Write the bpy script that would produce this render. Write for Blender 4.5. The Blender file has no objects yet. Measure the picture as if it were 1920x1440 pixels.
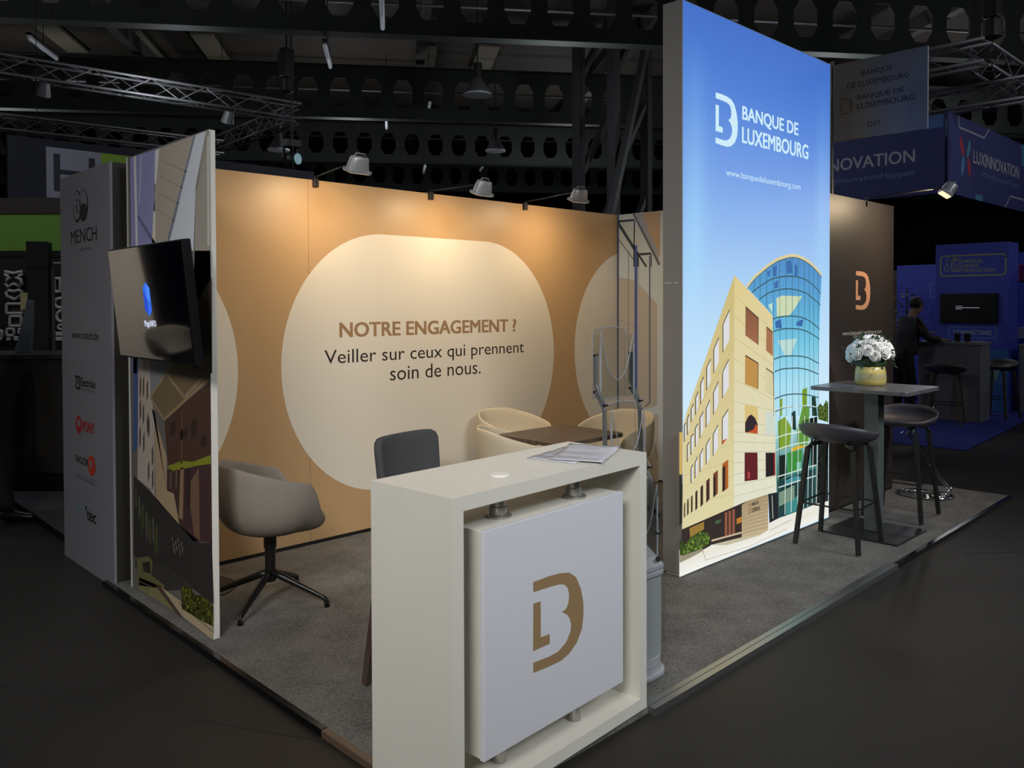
import bpy, bmesh, math, random
from mathutils import Vector, Matrix
random.seed(7)
S = bpy.context.scene
COL = S.collection
PI = math.pi

# ------------------------------------------------------------------ camera, world, exposure, added hall lights
def make_camera():
    cd = bpy.data.cameras.new('camera'); co = bpy.data.objects.new('camera', cd); COL.objects.link(co)
    cd.sensor_fit = 'HORIZONTAL'; cd.sensor_width = 36.0
    fpx = 1563.459; cx, cy = 957.718, 599.967
    cd.lens = fpx * 36.0 / 1920.0
    cd.shift_x = (960 - cx) / 1920.0; cd.shift_y = (cy - 720) / 1920.0
    cd.clip_start = 0.05; cd.clip_end = 200
    yaw, pitch, roll = 0.7999, -0.0181, -0.0033
    f = Vector((math.cos(pitch)*math.cos(yaw), math.cos(pitch)*math.sin(yaw), math.sin(pitch)))
    r = f.cross(Vector((0, 0, 1))).normalized(); u = r.cross(f)
    r2 = r*math.cos(roll) + u*math.sin(roll); u2 = u*math.cos(roll) - r*math.sin(roll)
    M = Matrix((r2, u2, -f)).transposed().to_4x4()
    M.translation = Vector((-1.7612, -3.8941, 1.6518))
    co.matrix_world = M
    S.camera = co
make_camera()
S.view_settings.view_transform = 'Standard'
S.view_settings.look = 'None'
S.view_settings.gamma = 1
S.view_settings.use_curve_mapping = False
S.view_settings.exposure = 0.0
S.cycles.transparent_max_bounces = 24
W = bpy.data.worlds.new('world'); S.world = W; W.use_nodes = True
W.node_tree.nodes['Background'].inputs[0].default_value = (0.45, 0.5, 0.6, 1)
W.node_tree.nodes['Background'].inputs[1].default_value = 0.004

def spot(name, loc, target, power, size_deg, blend, color, radius=.25):
    l = bpy.data.lights.new(name, 'SPOT'); l.energy = power; l.spot_size = math.radians(size_deg); l.spot_blend = blend
    l.color = color; l.shadow_soft_size = radius
    o = bpy.data.objects.new(name, l); COL.objects.link(o); o.location = loc
    o.rotation_euler = (Vector(target) - Vector(loc)).to_track_quat('-Z', 'Y').to_euler(); return o
def area(name, loc, target, power, sx, sy, color, spread=180):
    l = bpy.data.lights.new(name, 'AREA'); l.shape = 'RECTANGLE'; l.size = sx; l.size_y = sy; l.energy = power; l.color = color; l.spread = math.radians(spread)
    o = bpy.data.objects.new(name, l); COL.objects.link(o); o.location = loc
    o.rotation_euler = (Vector(target) - Vector(loc)).to_track_quat('-Z', 'Y').to_euler(); return o
# added fill lights without fixtures, brightening the stand from the aisle side
area('fill_area_light', (-5.0, -5.0, 4.8), (0.1, -1.0, 1.0), 30, 2.2, 1.2, (1.0, .97, .93), 50)
area('fill_area_light', (0.2, -7.5, 5.2), (1.5, -.6, .9), 24, 2.2, 1.2, (.92, .96, 1.0), 55)
area('fill_area_light', (4.6, -7.0, 5.2), (4.0, -1.2, .4), 17, 2.0, 1.0, (.92, .95, 1.0), 50)
# narrow spot added only to brighten the bouquet
spot('bouquet_fill_spot', (2.4, -7.6, 5.4), (4.29, -1.39, 1.27), 1350, 5.5, 1.0, (1.0, .98, .95), .1)
# added point lights for hall ambient and beams, apart from the modelled lamps
for x, y, p in [(-6, -2, 22), (-2, 6, 24), (5, -8, 20), (12, -5, 22), (4, 10, 12), (13, 3, 26), (10, -2.5, 12), (-8, 8, 14), (8.5, 5.5, 20), (16, 12, 30), (3, 17, 30), (20, 3, 30), (10, 14, 26), (18, -6, 20), (.4, 5.6, 9)]:
    l = bpy.data.lights.new('hall_fill_point', 'POINT'); l.energy = p*3.6; l.color = (.88, .93, 1.0); l.shadow_soft_size = .3
    o = bpy.data.objects.new('hall_fill_point', l); COL.objects.link(o); o.location = (x, y, 5.2)

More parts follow.
